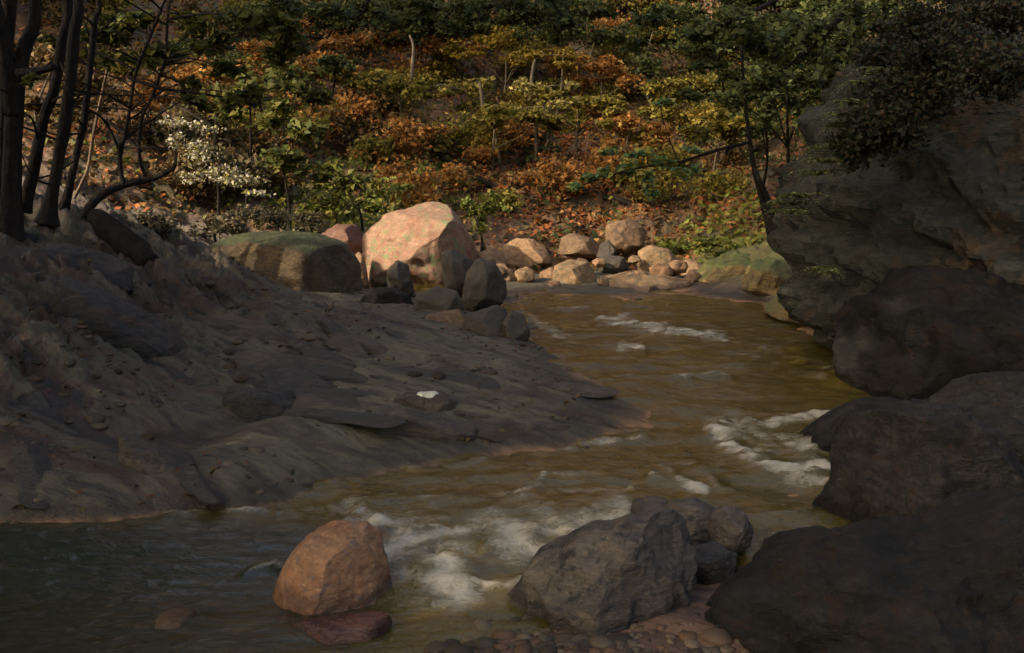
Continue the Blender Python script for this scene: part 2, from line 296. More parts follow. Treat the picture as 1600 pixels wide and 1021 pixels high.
WP[..., 2] += rip*(.04-.03*calm)+fine*(.006-.004*calm)+foam*(.03+.05*fbm(WP*11, 53, 4))
foam = foam*np.clip(.75+.9*fbm(WP*np.array((7, 11, 1)), 61, 4, .6), .1, 1.3)
def water_mat():
    N = NT('stream_water'); tc = N.n('TexCoord').outputs['Object']
    at_ = N.n('SeparateColor', {0: N.n('Attribute', attribute_name='foam').outputs['Color']})
    mp = N.n('Mapping', {0: tc, 3: (1, 1.7, 1)}).outputs[0]
    nb = N.n('TexNoise', {'Vector': mp, 'Scale': 9., 'Detail': 5., 'Roughness': .6, 'Distortion': .8}).outputs[0]
    b = N.n('Bump', {'Height': nb, 'Strength': .45, 'Distance': .03}).outputs[0]
    nt = N.n('TexNoise', {'Vector': tc, 'Scale': 1.1, 'Detail': 4., 'Distortion': .6}).outputs[0]
    tint = N.ramp(nt, stops([(.34, .31, .16, 1), (.6, .50, .27, 1), (.46, .40, .21, 1)]))
    tr = N.n('BsdfTransparent', {'Color': tint})
    silt = N.n('BsdfDiffuse', {'Color': C(100,88,38)})
    body = N.n('MixShader', {0: .36, 1: tr.outputs[0], 2: silt.outputs[0]})
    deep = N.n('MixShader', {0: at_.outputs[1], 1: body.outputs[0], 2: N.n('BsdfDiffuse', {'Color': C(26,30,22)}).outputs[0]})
    gl = N.n('BsdfGlossy', {'Roughness': .12, 'Normal': b, 'Color': (.95, .9, .82, 1)})
    fr = N.n('Fresnel', {'IOR': 1.33, 'Normal': b}).outputs[0]
    w = N.n('MixShader', {0: N.math('ADD', fr, .02), 1: deep.outputs[0], 2: gl.outputs[0]})
    nf = N.n('TexNoise', {'Vector': mp, 'Scale': 17., 'Detail': 9., 'Roughness': .78, 'Distortion': 1.6}).outputs[0]
    ff = N.rng(N.math('ADD', at_.outputs[0], N.math('MULTIPLY', N.math('SUBTRACT', nf, .5), 1.1)), .2, 1.05, 0, .84)
    fo = N.n('BsdfPrincipled', {'Base Color': C(168,158,134), 'Roughness': .6, 'Normal': b})
    m = N.n('MixShader', {0: ff, 1: w.outputs[0], 2: fo.outputs[0]}); N.link(m.outputs[0], N.out.inputs[0]); return N.m
water = mesh_obj('water', WP.reshape(-1, 3), gridfaces(len(xw), len(yw)), water_mat())
tag(water, kind='structure', label='shallow amber stream with pale foam, bending between stony banks')
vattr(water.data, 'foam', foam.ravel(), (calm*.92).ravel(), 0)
# ------------------------------------------------------------------ rocks
import bmesh
_ico = {}
def ico(sub):
    if sub not in _ico:
        bm = bmesh.new(); bmesh.ops.create_icosphere(bm, subdivisions=sub, radius=1); bm.verts.ensure_lookup_table()
        _ico[sub] = (np.array([v.co[:] for v in bm.verts]), np.array([[v.index for v in f.verts] for f in bm.faces])); bm.free()
    return _ico[sub]
def rock_mesh(outline, Y, depth, seed, planes=9, amp=.05, sub=5, extra=(), boxy=.85, rug=0, sm=1, dents=()):
    P = np.array([at(x, y, Y) for x, y in outline]); Q = P[:, [0, 2]]; c = (Q.max(0)+Q.min(0))/2
    th = np.linspace(-math.pi, math.pi, 181); R = np.zeros(181)
    for i, t in enumerate(th):
        d = np.array((math.cos(t), math.sin(t)))
        for a, b in zip(Q, np.roll(Q, -1, 0)):
            e = b-a; den = d[0]*-e[1]+d[1]*e[0]
            if abs(den) < 1e-9: continue
            w = a-c; k = (w[0]*-e[1]+w[1]*e[0])/den; s = (d[0]*w[1]-d[1]*w[0])/den
            if k > 0 and -.001 <= s <= 1.001: R[i] = max(R[i], k)
    if sm: R = np.convolve(np.r_[R[-3:-1], R, R[1:3]], [.15, .2, .3, .2, .15], 'valid')
    U, Fc = ico(sub); t = np.arctan2(U[:, 2], U[:, 0]); s = np.hypot(U[:, 0], U[:, 2]); r = np.interp(t, th, R)
    s2 = s/np.maximum(np.power(s**(2/boxy)+np.abs(U[:, 1])**(2/boxy), boxy/2), 1e-6); yy = U[:, 1]/np.maximum(np.power(s**(2/boxy)+np.abs(U[:, 1])**(2/boxy), boxy/2), 1e-6)
    L = np.stack([np.cos(t)*r*s2, yy*depth, np.sin(t)*r*s2], -1); size = float(R.mean())
    g = np.random.default_rng(seed)
    pl = [(np.array(nv, float), k) for nv, k in extra]
    for _ in range(planes): pl.append((np.array((g.normal()*.7, -1+.9*g.random(), .35*g.normal()+.25)), g.uniform(.72, .9)))
    for nv, k in pl:
        nv = nv/np.linalg.norm(nv); d = L@nv; lim = d.max()*k; L = L-np.maximum(0, d-lim)[:, None]*nv*.9
    nd = L/np.maximum(np.linalg.norm(L, axis=1, keepdims=True), 1e-6); q = L/size
    rid = 1-np.abs(fbm(q*1.9, seed+9, 3))*2
    L = L+nd*(size*amp*(1.4*fbm(q*1.3, seed, 4)+.7*fbm(q*5, seed+3, 3)-.55*np.clip(rid-.55, 0, 1)+.28*fbm(q*14, seed+6, 3)))[:, None]
    if rug:   # blocky strata and cracks of a big rock face
        q = L*np.array((1, 1, 1.)); tl = q[:, 2]+.55*q[:, 0]+.35*fbm(q*.8, seed+21, 3); st = np.abs((tl*1.9) % 1-.5)*2
        cr_ = 1-np.abs(fbm(q*np.array((1.5, 1.5, .8)), seed+25, 4))*3.2
        L = L+nd*(rug*(.16*(ss(.1, .8, st)-.5)+.12*fbm(q*2.6, seed+23, 4)+.07*(1-3*np.abs(fbm(q*5.5, seed+27, 4)))+.03*fbm(q*16, seed+29, 3)-.2*np.clip(cr_-.6, 0, 1)))[:, None]
    for dx, dy, dr, dd in dents:   # small hollows broken out of the face
        q = L+np.array((c[0], Y, c[1])); u_, v_ = proj(q); w_ = np.exp(-(((u_-dx)*.8+(v_-dy)*.35)/dr)**2-(((v_-dy)*1.-(u_-dx)*.3)/(dr*.6))**2)*(L[:, 1] < 0); L = L-nd*(dd*w_)[:, None]
    return L+np.array((c[0], Y, c[1])), Fc, np.array((c[0], Y, Q[:, 1].min()))
_seed = [100]
def crisp(o, deg=28):
    o.data.set_sharp_from_angle(angle=math.radians(deg)); return o
def rock(name, label, outline, Y, depth, mat, cat='rock', group=None, **kw):
    _seed[0] += 7; V, Fc, base = rock_mesh(outline, Y, depth, kw.pop('seed', _seed[0]), **kw)
    return tag(crisp(mesh_obj(name, V, Fc, M[mat], loc=base)), label, cat, group)
PILE = 'sunlit stones heaped at the far water edge'; DARK = 'dark stones in front of the pink boulder'; FORE = 'wet rocks standing in the near water'; LEDGE = 'rock ledges on the sloping bank'
rock('boulder', 'huge pale pink sunlit boulder with a pointed top, tallest of all the stones', [(566,440),(563,400),(568,366),(600,336),(640,324),(673,311),(697,321),(717,345),(738,375),(744,395),(748,430),(720,470),(640,475),(580,465)],
     14.6, .85, 'pink', 'boulder', planes=3, amp=.035, sub=6, extra=[((-.5,-.85,.5), .60), ((.36,-.9,-.08), .68), ((-.05,-.9,-.45), .72), ((.5,-.3,.8), .9), ((-.9,-.4,.05), .86), ((-.15,-.55,.9), .84)], seed=12, boxy=.75, sm=0, dents=[(606,378,9,.05),(628,376,16,.045),(640,386,12,.03),(656,412,8,.06),(660,418,7,.05),(690,365,14,.03),(620,440,22,.06),(655,452,26,.08),(600,345,20,.03)])
rock('mossy_boulder', 'long low boulder domed with green moss beside the pink boulder', [(312,425),(318,396),(340,377),(390,363),(450,361),(500,369),(540,384),(556,410),(564,455),(540,485),(430,490),(330,480)],
     12.7, .85, 'mossrock', 'boulder', planes=4, amp=.05, sub=6)
rock('rock', 'rounded dull red rock peeping out between mossy boulder and pink boulder', [(500,400),(505,365),(528,351),(555,352),(570,370),(572,410),(530,425)], 15.3, .5, 'redstone', planes=3)
rock('rock', 'small upright pale pink stone squeezed against the pink boulder and the moss', [(551,455),(552,402),(560,393),(569,401),(577,455)], 14, .2, 'pinkstone', planes=3)
rock('rock', 'square dark brown stone leaning on the lower corner of pink boulder', [(689,452),(689,397),(704,389),(740,407),(748,450),(715,468)], 12.2, .28, 'darkstone', group=DARK, planes=5)
rock('rock', 'big rounded dark brown stone at the pool edge by the pink boulder', [(722,468),(729,427),(746,404),(773,412),(789,440),(791,466),(775,490),(740,495)], 11.6, .3, 'darkstone', group=DARK, planes=5)
rock('rock', 'narrow dark stone standing before the middle of the pink boulder', [(603,460),(606,417),(620,407),(638,414),(648,460),(625,470)], 12.6, .2, 'darkstone', group=DARK, planes=5)
rock('rock', 'flat olive brown stone lying at the foot of pink boulder', [(645,492),(650,462),(680,449),(715,455),(726,482),(700,508)], 10.5, .28, 'oliverock', group=DARK, planes=5)
rock('rock', 'low pinkish brown stone on the bar below the olive stone', [(648,512),(670,491),(718,484),(733,503),(700,528)], 10.0, .24, 'brownstone', group=DARK, planes=4)
rock('rock', 'broad flat brown stone under the rounded dark stone at the pool', [(715,535),(728,492),(775,478),(802,488),(806,532),(760,552)], 9.7, .3, 'darkstone', group=DARK, planes=5)
rock('rock', 'small round topped brown stone ending the dark row in the water', [(779,550),(784,502),(800,486),(819,493),(828,520),(822,548),(800,557)], 9.6, .22, 'darkstone', group=DARK, planes=3)
rock('rock', 'black wedge of stone at the foot of the pink boulder beside mossy boulder', [(560,470),(580,452),(612,448),(640,462),(650,485),(600,490)], 11.6, .25, 'blackrock', group=DARK, planes=4)
rock('rock', 'small pink stone touching the lower flank of the pink boulder', [(740,425),(747,396),(768,387),(786,395),(792,418),(770,432)], 15, .3, 'pinkstone', group=PILE, planes=4)
rock('rock', 'wide pink humped stone next to the small one by the pink boulder', [(781,414),(785,384),(805,372),(835,374),(854,390),(863,412),(830,424)], 15.5, .4, 'pinkstone', group=PILE, planes=5)
rock('rock', 'little round pale yellow stone in front of the humped pink stone', [(808,438),(809,423),(822,416),(834,423),(836,440),(822,447)], 14.2, .14, 'tan', group=PILE, planes=2)
rock('rock', 'brown stone wedged beside the little round pale one at the water', [(772,446),(778,427),(798,420),(812,430),(814,448),(790,452)], 14.4, .2, 'brownstone', group=PILE, planes=4)
rock('rock', 'small orange pink stone between round pale stone and greenish stone', [(836,448),(844,426),(860,418),(874,425),(880,448),(860,454)], 14.6, .2, 'pinkstone', group=PILE, planes=4)
rock('rock', 'greenish tan angular stone with dark undercut standing at the pool', [(861,444),(865,416),(890,405),(916,408),(931,425),(929,450),(900,458)], 14.2, .25, 'tan', group=PILE, planes=6)
rock('rock', 'long slanting brown stone below the topmost rounded boulder of the heap', [(871,397),(877,371),(895,364),(930,374),(947,390),(936,405),(900,403)], 15.8, .35, 'brownstone', group=PILE, planes=5)
rock('rock', 'topmost rounded grey brown boulder of the sunlit stone heap', [(946,388),(947,353),(964,345),(995,343),(1009,360),(1006,388),(980,398)], 15.9, .3, 'brownstone', group=PILE, planes=5)
rock('rock', 'dark shadowed stone in the middle of the heap under the topmost boulder', [(929,428),(931,406),(950,398),(975,402),(984,416),(965,431)], 14.9, .22, 'darkstone', group=PILE, planes=4)
rock('rock', 'tan leaning stone with shaded flank behind the flat slab', [(993,430),(997,393),(1015,383),(1045,389),(1061,410),(1064,432),(1030,438)], 15, .3, 'tan', group=PILE, planes=5)
rock('rock', 'last pale tan stone of the heap, next to the mossy bank', [(1053,436),(1059,411),(1079,404),(1100,415),(1110,436),(1080,444)], 14.9, .26, 'tan', group=PILE, planes=4)
rock('flat_rock', 'flat tan slab of stone sloping into the far pool', [(922,460),(938,436),(985,425),(1030,430),(1087,441),(1100,454),(1030,470),(960,470)], 14.1, .5, 'tan', 'slab', PILE, planes=4)
rock('rock', 'small dark lump on the wet end of the tan slab', [(1002,461),(1007,448),(1021,445),(1031,452),(1029,464),(1015,467)], 13.6, .1, 'brownstone', group=PILE, planes=3)
rock('rock', 'grey stone tucked between slanting stone and topmost boulder', [(932,402),(938,382),(950,374),(962,388),(966,404),(948,410)], 15.4, .2, 'darkstone', group=PILE, planes=4)
rock('rock', 'tiny orange stone alone in the water past the white riffle', [(1034,496),(1039,487),(1047,487),(1050,497),(1041,501)], 12.3, .08, 'orange', planes=2, sub=4)
pg = np.random.default_rng(8)
for k in range(18):
    px, py = pg.uniform(755, 1095), pg.uniform(402, 447); r_ = pg.uniform(8, 17); Yk = 14.9-(py-400)/47*1.1; nn = 7; aa = np.sort(pg.uniform(0, 6.28, nn))
    rock('rock', 'small pinkish brown stone tucked among the bigger stones of the sunlit heap', [(px+r_*1.25*math.cos(t_)*pg.uniform(.8, 1.15), py+r_*.85*math.sin(t_)*pg.uniform(.8, 1.15)) for t_ in np.linspace(0, 6.28, 8)[:-1]], Yk, r_*Yk/F*1., ['pinkstone', 'tan', 'brownstone'][k % 3], group='small stones filling the sunlit heap', planes=6, sub=4, boxy=.8, sm=0)
rock('mossy_rock', 'yellow green mossy rock of the far bank under the slender tree', [(1082,440),(1105,413),(1150,394),(1192,398),(1198,440),(1150,455)], 14.2, .6, 'mossbank', 'rock', planes=4, amp=.1)
rock('mossy_rock', 'dark hollow rock at the water under the mossy bank', [(1160,452),(1172,416),(1208,402),(1235,415),(1242,455),(1200,468)], 12.9, .5, 'mossbank', 'rock', planes=4, amp=.08)
rock('mossy_rock', 'long sloping brown mossy rock running from cliff foot to the pool', [(1195,492),(1230,455),(1290,425),(1330,450),(1330,540),(1280,520)], 11.2, .7, 'mossbank', 'rock', planes=4, amp=.08)
rock('river_rock', 'orange pointed rock beside the white cascade', [(420,938),(450,876),(492,836),(530,821),(570,826),(592,843),(600,880),(610,935),(600,985),(520,1000),(430,980)], 4.6, .24, 'orange', 'rock', FORE, planes=7, sub=6, amp=.05, boxy=.72, sm=0, extra=[((.6,-.8,.1), .62), ((-.5,-.75,.5), .66)], rug=.08)
rock('river_rock', 'dark red wet rock at the foot of the orange pointed rock', [(425,1000),(462,976),(540,966),(606,962),(634,978),(618,1010),(520,1020),(450,1015)], 4.22, .12, 'redwet', 'rock', FORE, planes=5, amp=.08)
rock('river_rock', 'largest purple grey rock sloping into the near water', [(770,958),(825,902),(880,863),(930,831),(990,810),(1040,812),(1076,830),(1088,866),(1092,920),(1040,985),(930,1010),(800,1005)], 4.42, .3, 'purple', 'rock', FORE, planes=6, sub=6, amp=.07, boxy=.75, sm=0, extra=[((-.55,-.55,.7), .6), ((.5,-.8,.1), .6)], rug=.16)
rock('river_rock', 'blackish half round stone just behind the purple grey rock', [(983,812),(988,788),(1010,779),(1040,781),(1062,800),(1055,835),(1000,828)], 5.25, .14, 'bankrock', 'rock', FORE, planes=6, boxy=.8, sm=0)
rock('river_rock', 'warm brown wet stone between blackish stone and dark knob', [(1030,815),(1048,788),(1088,781),(1122,797),(1135,838),(1080,865),(1040,850)], 5.1, .16, 'purple', 'rock', FORE, planes=4)
rock('river_rock', 'dark knob shaped stone standing clear of the shallow water', [(1106,846),(1112,806),(1130,795),(1163,799),(1176,824),(1168,852),(1138,866)], 4.95, .13, 'bankrock', 'rock', FORE, planes=8, boxy=.8, sm=0, amp=.09)
rock('river_rock', 'low black stone in front of the dark knob', [(1056,892),(1078,862),(1120,852),(1158,872),(1140,905),(1085,908)], 4.75, .13, 'bankdark', 'rock', FORE, planes=7, boxy=.8, sm=0, amp=.09)
rock('river_rock', 'flat pale brown slab surfacing in the dark pool', [(172,1004),(200,985),(258,962),(305,960),(311,975),(290,1006),(220,1022)], 4.35, .16, 'brownstone', 'rock', FORE, planes=5)
rock('boulder', 'large dark rounded boulder beside the white rapid', [(1264,848),(1275,815),(1300,770),(1310,715),(1325,680),(1360,652),(1420,640),(1490,655),(1550,680),(1610,720),(1650,800),(1620,920),(1400,930),(1300,890)], 5.25, .55, 'blackrock', 'boulder', planes=7, sub=6, amp=.07, rug=.25)
rock('flat_rock', 'grey tilted slab between the cliff and the white rapid', [(1243,704),(1290,665),(1350,635),(1400,625),(1460,640),(1430,710),(1320,735),(1260,718)], 6.7, .45, 'blackrock', 'slab', planes=5, sub=6)
rock('rock', 'dark rock wedged between the cliff foot and the grey tilted slab', [(1400,720),(1430,650),(1520,600),(1620,585),(1720,640),(1720,780)], 6.4, .5, 'blackrock', planes=6, sub=6, amp=.08)
rock('rock_ledge', 'black ledge of rock sloping down below the dark rounded boulder', [(1120,1000),(1148,930),(1228,890),(1310,868),(1420,850),(1520,835),(1650,800),(1760,850),(1760,1150),(1120,1150),(1060,1060)], 4.1, .7, 'ledge', 'ledge', planes=9, sub=6, amp=.08, rug=.3)
def on_bank(px, py):
    q = flat(px, py, .2)
    for _ in range(14): q = .5*q+.5*flat(px, py, float(Z(np.array(q[0]), np.array(q[1]))))
    return q
for lab, out, Y, d, m in [
    ('black shelf of shale below the trees, steepest on the bank', [(60,420),(150,452),(260,510),(330,580),(325,612),(260,600),(150,540),(60,470)], 8.1, .35, 'bankdark'),
    ('dark brown jagged ledge ending above the pool', [(330,598),(420,612),(508,640),(522,668),(500,692),(420,676),(340,630)], 7.25, .25, 'bankdark'),
    ('low reddish ledge beside the white flecked stone', [(560,650),(640,640),(740,668),(800,692),(700,706),(600,690)], 7.45, .2, 'bankrock'),
    ('purplish slab of shale just above the dark pool', [(180,680),(250,705),(310,745),(315,772),(250,765),(190,720)], 6.15, .2, 'bankrock'),
    ('dark ledge under the roots of the trees', [(0,395),(60,378),(140,390),(220,425),(250,455),(160,450),(60,440)], 9.3, .4, 'bankdark'),
    ('dark brown ledge with white fleck in the stone bar', [(600,632),(640,612),(690,612),(730,638),(700,660),(640,658)], 7.9, .2, 'bankrock')]:
    cx_, cy_ = sum(p[0] for p in out)/len(out), sum(p[1] for p in out)/len(out); rock('rock_ledge', lab, out, on_bank(cx_, cy_)[1]+.05, d*.8, m, 'ledge', LEDGE, planes=9, amp=.09, boxy=.8, sm=0)
def slab(label, x, y, ln, w, h, mat, yaw, seed, group):
    g = np.random.default_rng(seed); U, Fc = ico(4); L = U/np.maximum((np.abs(U)**3.2).sum(1, keepdims=True)**(1/3.2), 1e-6)*np.array((ln, w, h))*.5
    for _ in range(17):
        nv = g.normal(size=3)*np.array((1/ln, 1/w, 1./h)); nv[2] = abs(nv[2]); nv /= np.linalg.norm(nv); d = L@nv; L = L-np.maximum(0, d-d.max()*g.uniform(.5, .82))[:, None]*nv
    nd = L/np.linalg.norm(L, axis=1, keepdims=True); L = L+nd*(w*(.07*fbm(L*3.1/w*.5+seed, 5, 4)+.05*fbm(L*9/w*.5+seed, 9, 3)))[:, None]
    L[:, 2] += L[:, 0]*g.uniform(-.12, .05); c, s_ = math.cos(yaw), math.sin(yaw)
    gx_ = float(Z0(np.array(x+.1), np.array(y))-Z0(np.array(x-.1), np.array(y)))/.2; gy_ = float(Z0(np.array(x), np.array(y+.1))-Z0(np.array(x), np.array(y-.1)))/.2
    X = L[:, 0]*c-L[:, 1]*s_; Y_ = L[:, 0]*s_+L[:, 1]*c; z = float(Z0(np.array(x), np.array(y)))
    return tag(crisp(mesh_obj('shale_rock', np.stack([x+X, y+Y_, z+L[:, 2]+X*gx_+Y_*gy_+h*.06], -1), Fc, M[mat], loc=(x, y, z)), 24), label, 'rock', group)
k = 0; sg = np.random.default_rng(21)
while k < 46:
    px, py = sg.uniform(-20, 560), sg.uniform(400, 735); q = flat(px, py, .3)
    for _ in range(10): q = .5*q+.5*flat(px, py, float(Z0(np.array(q[0]), np.array(q[1]))))
    dz = float(Z0(np.array(q[0]), np.array(q[1])))-float(wz(np.array(q[1])))
    if dz < .11 or q[1] > 11: continue
    ln = sg.uniform(.5, 1.5); slab('dark slab of shale half buried in the sloping bank, one of many alike', q[0], q[1], ln, ln*sg.uniform(.22, .42), sg.uniform(.12, .26)*(1 if dz > .2 else .6), sg.choice(['bankdark', 'bankrock', 'bankdark']), -.68+sg.normal()*.22, 300+k, 'shale slabs of the sloping bank'); k += 1
k = 0
while k < 16:
    px, py = sg.uniform(480, 960), sg.uniform(490, 690); q = flat(px, py, .15)
    for _ in range(10): q = .5*q+.5*flat(px, py, float(Z0(np.array(q[0]), np.array(q[1]))))
    dz = float(Z0(np.array(q[0]), np.array(q[1])))-float(wz(np.array(q[1])))
    if dz < .02: continue
    ln = sg.uniform(.4, 1.1); slab('low flat slab of stone bedded in the brown stone bar, one of many alike', q[0], q[1], ln, ln*sg.uniform(.25, .5), sg.uniform(.05, .1), sg.choice(['bankrock', 'bankrock', 'bankdark']), -.3+sg.normal()*.25, 400+k, 'flat slabs of the stone bar'); k += 1
rock('stone', 'small chalk white stone lying on the dark ledge in the bar', [(640,620),(655,613),(680,612),(692,618),(675,625),(650,626)], on_bank(666, 622)[1]-.16, .06, 'chalk', 'stone', planes=2, sub=4)
cl = rock('cliff', 'tall overhanging blue black rock cliff beside the stream', [(1392,655),(1352,602),(1326,562),(1319,520),(1301,480),(1291,440),(1276,400),(1246,362),(1231,331),(1254,295),(1284,260),(1298,210),(1314,175),(1344,132),(1400,90),(1500,20),(1650,-80),(1950,-150),(2200,300),(2100,800),(1700,930),(1480,760)],
     8.9, 2.3, 'cliff', 'cliff', planes=22, sub=7, amp=.10, seed=77, rug=.9)
rock('rock', 'broad black foot of rock where the cliff meets the water', [(1392,700),(1352,628),(1325,566),(1316,515),(1345,465),(1450,420),(1660,420),(1800,700),(1520,790),(1430,740)], 8.1, 1.1, 'ledge', planes=9, sub=6, amp=.1, rug=.3)
# ------------------------------------------------------------------ trunks, leaves
def tube(pts, radii, seg=10, seed=0, rough=.12, sub=6):
    P = np.array(pts, float); R = np.array(radii, float); t = np.arange(len(P)); tt = np.linspace(0, len(P)-1, (len(P)-1)*sub+1)
    def cr(v):
        o = []
        for x in tt:
            i = min(int(x), len(P)-2); f = x-i; p0, p1, p2, p3 = v[max(i-1, 0)], v[i], v[i+1], v[min(i+2, len(P)-1)]
            o.append(.5*(2*p1+(p2-p0)*f+(2*p0-5*p1+4*p2-p3)*f*f+(3*p1-p0-3*p2+p3)*f**3))
        return np.array(o)
    Q = cr(P); r = np.maximum(cr(R), .002); T = np.gradient(Q, axis=0); T /= np.linalg.norm(T, axis=1, keepdims=True)
    up = np.array((0.13, 1, .07)); a = np.cross(T, up); a /= np.linalg.norm(a, axis=1, keepdims=True); b = np.cross(T, a)
    th = np.linspace(0, 2*math.pi, seg, endpoint=False); ring = a[:, None]*np.cos(th)[None, :, None]+b[:, None]*np.sin(th)[None, :, None]
    Vv = Q[:, None]+ring*r[:, None, None]; Vv = Vv+ring*(r[:, None]*rough*2*fbm(Vv*np.array((9, 9, 3)), seed, 3))[..., None]
    m = len(Q); fs = [(i*seg+j, i*seg+(j+1) % seg, (i+1)*seg+(j+1) % seg, (i+1)*seg+j) for i in range(m-1) for j in range(seg)]
    Vv = np.r_[Vv.reshape(-1, 3), Q[:1], Q[-1:]]; k = m*seg
    fs += [(k, (j+1) % seg, j, j) for j in range(seg)]; fs += [(k+1, (m-1)*seg+j, (m-1)*seg+(j+1) % seg, (m-1)*seg+(j+1) % seg) for j in range(seg)]
    return Vv, [f if f[2] != f[3] else f[:3] for f in fs]
def merge(parts):
    V = []; Fc = []; o = 0
    for v, f in parts:
        V.append(np.asarray(v)); Fc += [tuple(int(i)+o for i in q) for q in f]; o += len(v)
    return np.concatenate(V), Fc
def leaves(cen, nrm, size, asp=.55, up=None):
    """one bent four-cornered leaf per centre"""
    m = len(cen); nrm = nrm/np.linalg.norm(nrm, axis=1, keepdims=True)
    d = rng.normal(size=(m, 3)) if up is None else up+rng.normal(size=(m, 3))*.35
    d = d-nrm*(d*nrm).sum(1, keepdims=True); d /= np.maximum(np.linalg.norm(d, axis=1, keepdims=True), 1e-6); w = np.cross(nrm, d)
    s = size[:, None]; b = rng.uniform(.1, .35, (m, 1))
    Vv = np.stack([cen-d*s*.5, cen+w*s*asp*.5+nrm*s*b*.4-d*s*.08, cen+d*s*.5-nrm*s*b*.3, cen-w*s*asp*.5+nrm*s*b*.4-d*s*.08], 1).reshape(-1, 3)
    return Vv, np.arange(m*4).reshape(-1, 4)
def blob(c, r, n, lo, hi, shell=.5, tilt=.6, asp=.55):
    """leaf clump: a few uneven sub-clumps inside the ellipsoid"""
    c = np.asarray(c, float); r = np.asarray(r, float); k = max(3, int(n/45))
    u = rng.normal(size=(k, 3)); u /= np.linalg.norm(u, axis=1, keepdims=True); sc = c+u*r*rng.uniform(.15, .8, (k, 1))
    i = rng.integers(0, k, n); v = rng.normal(size=(n, 3)); p = sc[i]+v*r*rng.uniform(.13, .27, (k, 1))[i]
    nr = np.array((0, -.25, 1.))+rng.normal(size=(n, 3))*tilt
    return leaves(p, nr, rng.uniform(lo, hi, n), asp)
def join(L):
    V = []; Fc = []; o = 0
    for v, f in L: V.append(v); Fc.append(f+o); o += len(v)
    return np.concatenate(V), np.concatenate(Fc)
def px2m(p, Y): return p*Y/F
BANK = 'dark trees on the near bank'
def tree(name, label, cat, trunk, rad, sprays=(), leaf='lf_green', bark='bark', group=None, lo=.07, hi=.14, dens=1., stems=(), flat_=.45, limb=True, seg=10, crown='crown', twigs=0):
    """trunk [(px,py,Y)...] from the base up; sprays [(px,py,Y,rx px,ry px)]; stems: further stems as parts"""
    P = [at(*p) if len(p) == 3 else np.array(p[:3], float) for p in trunk]
    t = empty(name, P[0]); tag(t, label, cat, group)
    mesh_obj('trunk', *tube(P, [r_*(.84 if group == BANK else 1) for r_ in rad], seg, _seed[0]), M[bark], t); _seed[0] += 1
    for pts, rr in stems: mesh_obj('branch', *tube([at(*p) for p in pts], rr, 7, _seed[0]), M[bark], t); _seed[0] += 1
    for _ in range(twigs):   # fine side twigs along the stem
        i = rng.integers(1, len(P)-1); f = rng.random(); o_ = P[i]*(1-f)+P[i+1]*f if i+1 < len(P) else P[i]; an = rng.uniform(0, 6.28); ln = rng.uniform(.25, .8)
        d = np.array((math.cos(an), .6*math.sin(an), rng.uniform(-.1, .7))); e1 = o_+d*ln*.5+rng.normal(size=3)*.05; e2 = o_+d*ln+rng.normal(size=3)*.1
        mesh_obj('branch', *tube([o_, e1, e2], [.012, .008, .003], 5, 4, sub=4), M[bark], t)
    allp = np.array(P); L = []; tw = []
    for s in sprays:
        if len(s) == 5:
            px, py, Y, rx, ry = s; c = at(px, py, Y); r = np.array((px2m(rx, Y), px2m(rx, Y)*.8, max(px2m(ry, Y), .05)))
        else:
            c = np.array(s[:3]); r = np.array(s[3:6])
        n_ = int(dens*55*(r[0]*r[0]*6+r[0]*r[2]*10)/((lo+hi)/2)**1.5*.06)+30
        L.append(blob(c, r, min(n_, 6000), lo, hi))
        if limb:
            j = np.argmin(((allp-c)**2).sum(1)+(allp[:, 2] > c[2]+.2)*50); a = allp[j]; mid = (a+c)/2+np.array((0, 0, .06*np.linalg.norm(c-a)))
            q = .35*min(rad); q = max(min(q*2, .03), .006); mesh_obj('branch', *tube([a, mid, c], [q*1.6, q, q*.35], 5, 3, sub=4), M[bark], t)
    if L: mesh_obj(crown, *join(L), M[leaf], t, smooth=False)
    return t
# ---- the tall dark trees on the near bank (their crowns stand above the picture and shade the stream)
BANK = 'dark trees on the near bank'
def hi(x, y, z): return (x, y, z, 0)
a = at
tree('bank_tree', 'thickest dark tree, forked low, at the very edge of the bank', 'tree', [(15,400,9.6),(17,330,9.6),(18,250,9.6),(24,160,9.6),(36,80,9.6),(54,0,9.6),hi(-4.0,9.5,4.4),hi(-4.2,9.3,7.5)], [.18,.105,.092,.088,.072,.06,.06,.05],
     [(-5.2,8.6,6.6,2.4,2.2,1.3),(-3.9,8.6,8.2,2.2,2.,1.2),(-6.5,9.6,8,2.2,2,1.3)], 'lf_dark', twigs=7, group=BANK, lo=.16, hi=.3, dens=1.2,
     stems=[([(22,180,9.6),(14,120,9.55),(4,60,9.5),(-20,-40,9.4)],[.09,.07,.055,.04]),([(30,115,9.5),(55,112,9.4),(85,105,9.3)],[.045,.035,.025])])
tree('bank_tree', 'dark tree leaning away from the forked trunk, second on the bank', 'tree', [(35,330,10.2),(46,288,10.2),(62,220,10.2),(70,180,10.2),(86,135,10.2),(98,60,10.2),(104,-20,10.2),hi(-4.0,10.1,5.),hi(-3.9,10,7.5)], [.1,.066,.062,.06,.055,.05,.05,.045,.04],
     [(-4.6,7.2,7.6,2.,1.8,1.1),(-3,7.5,8.8,2.,1.8,1.1)], 'lf_dark', twigs=7, group=BANK, lo=.16, hi=.3, dens=1.2)
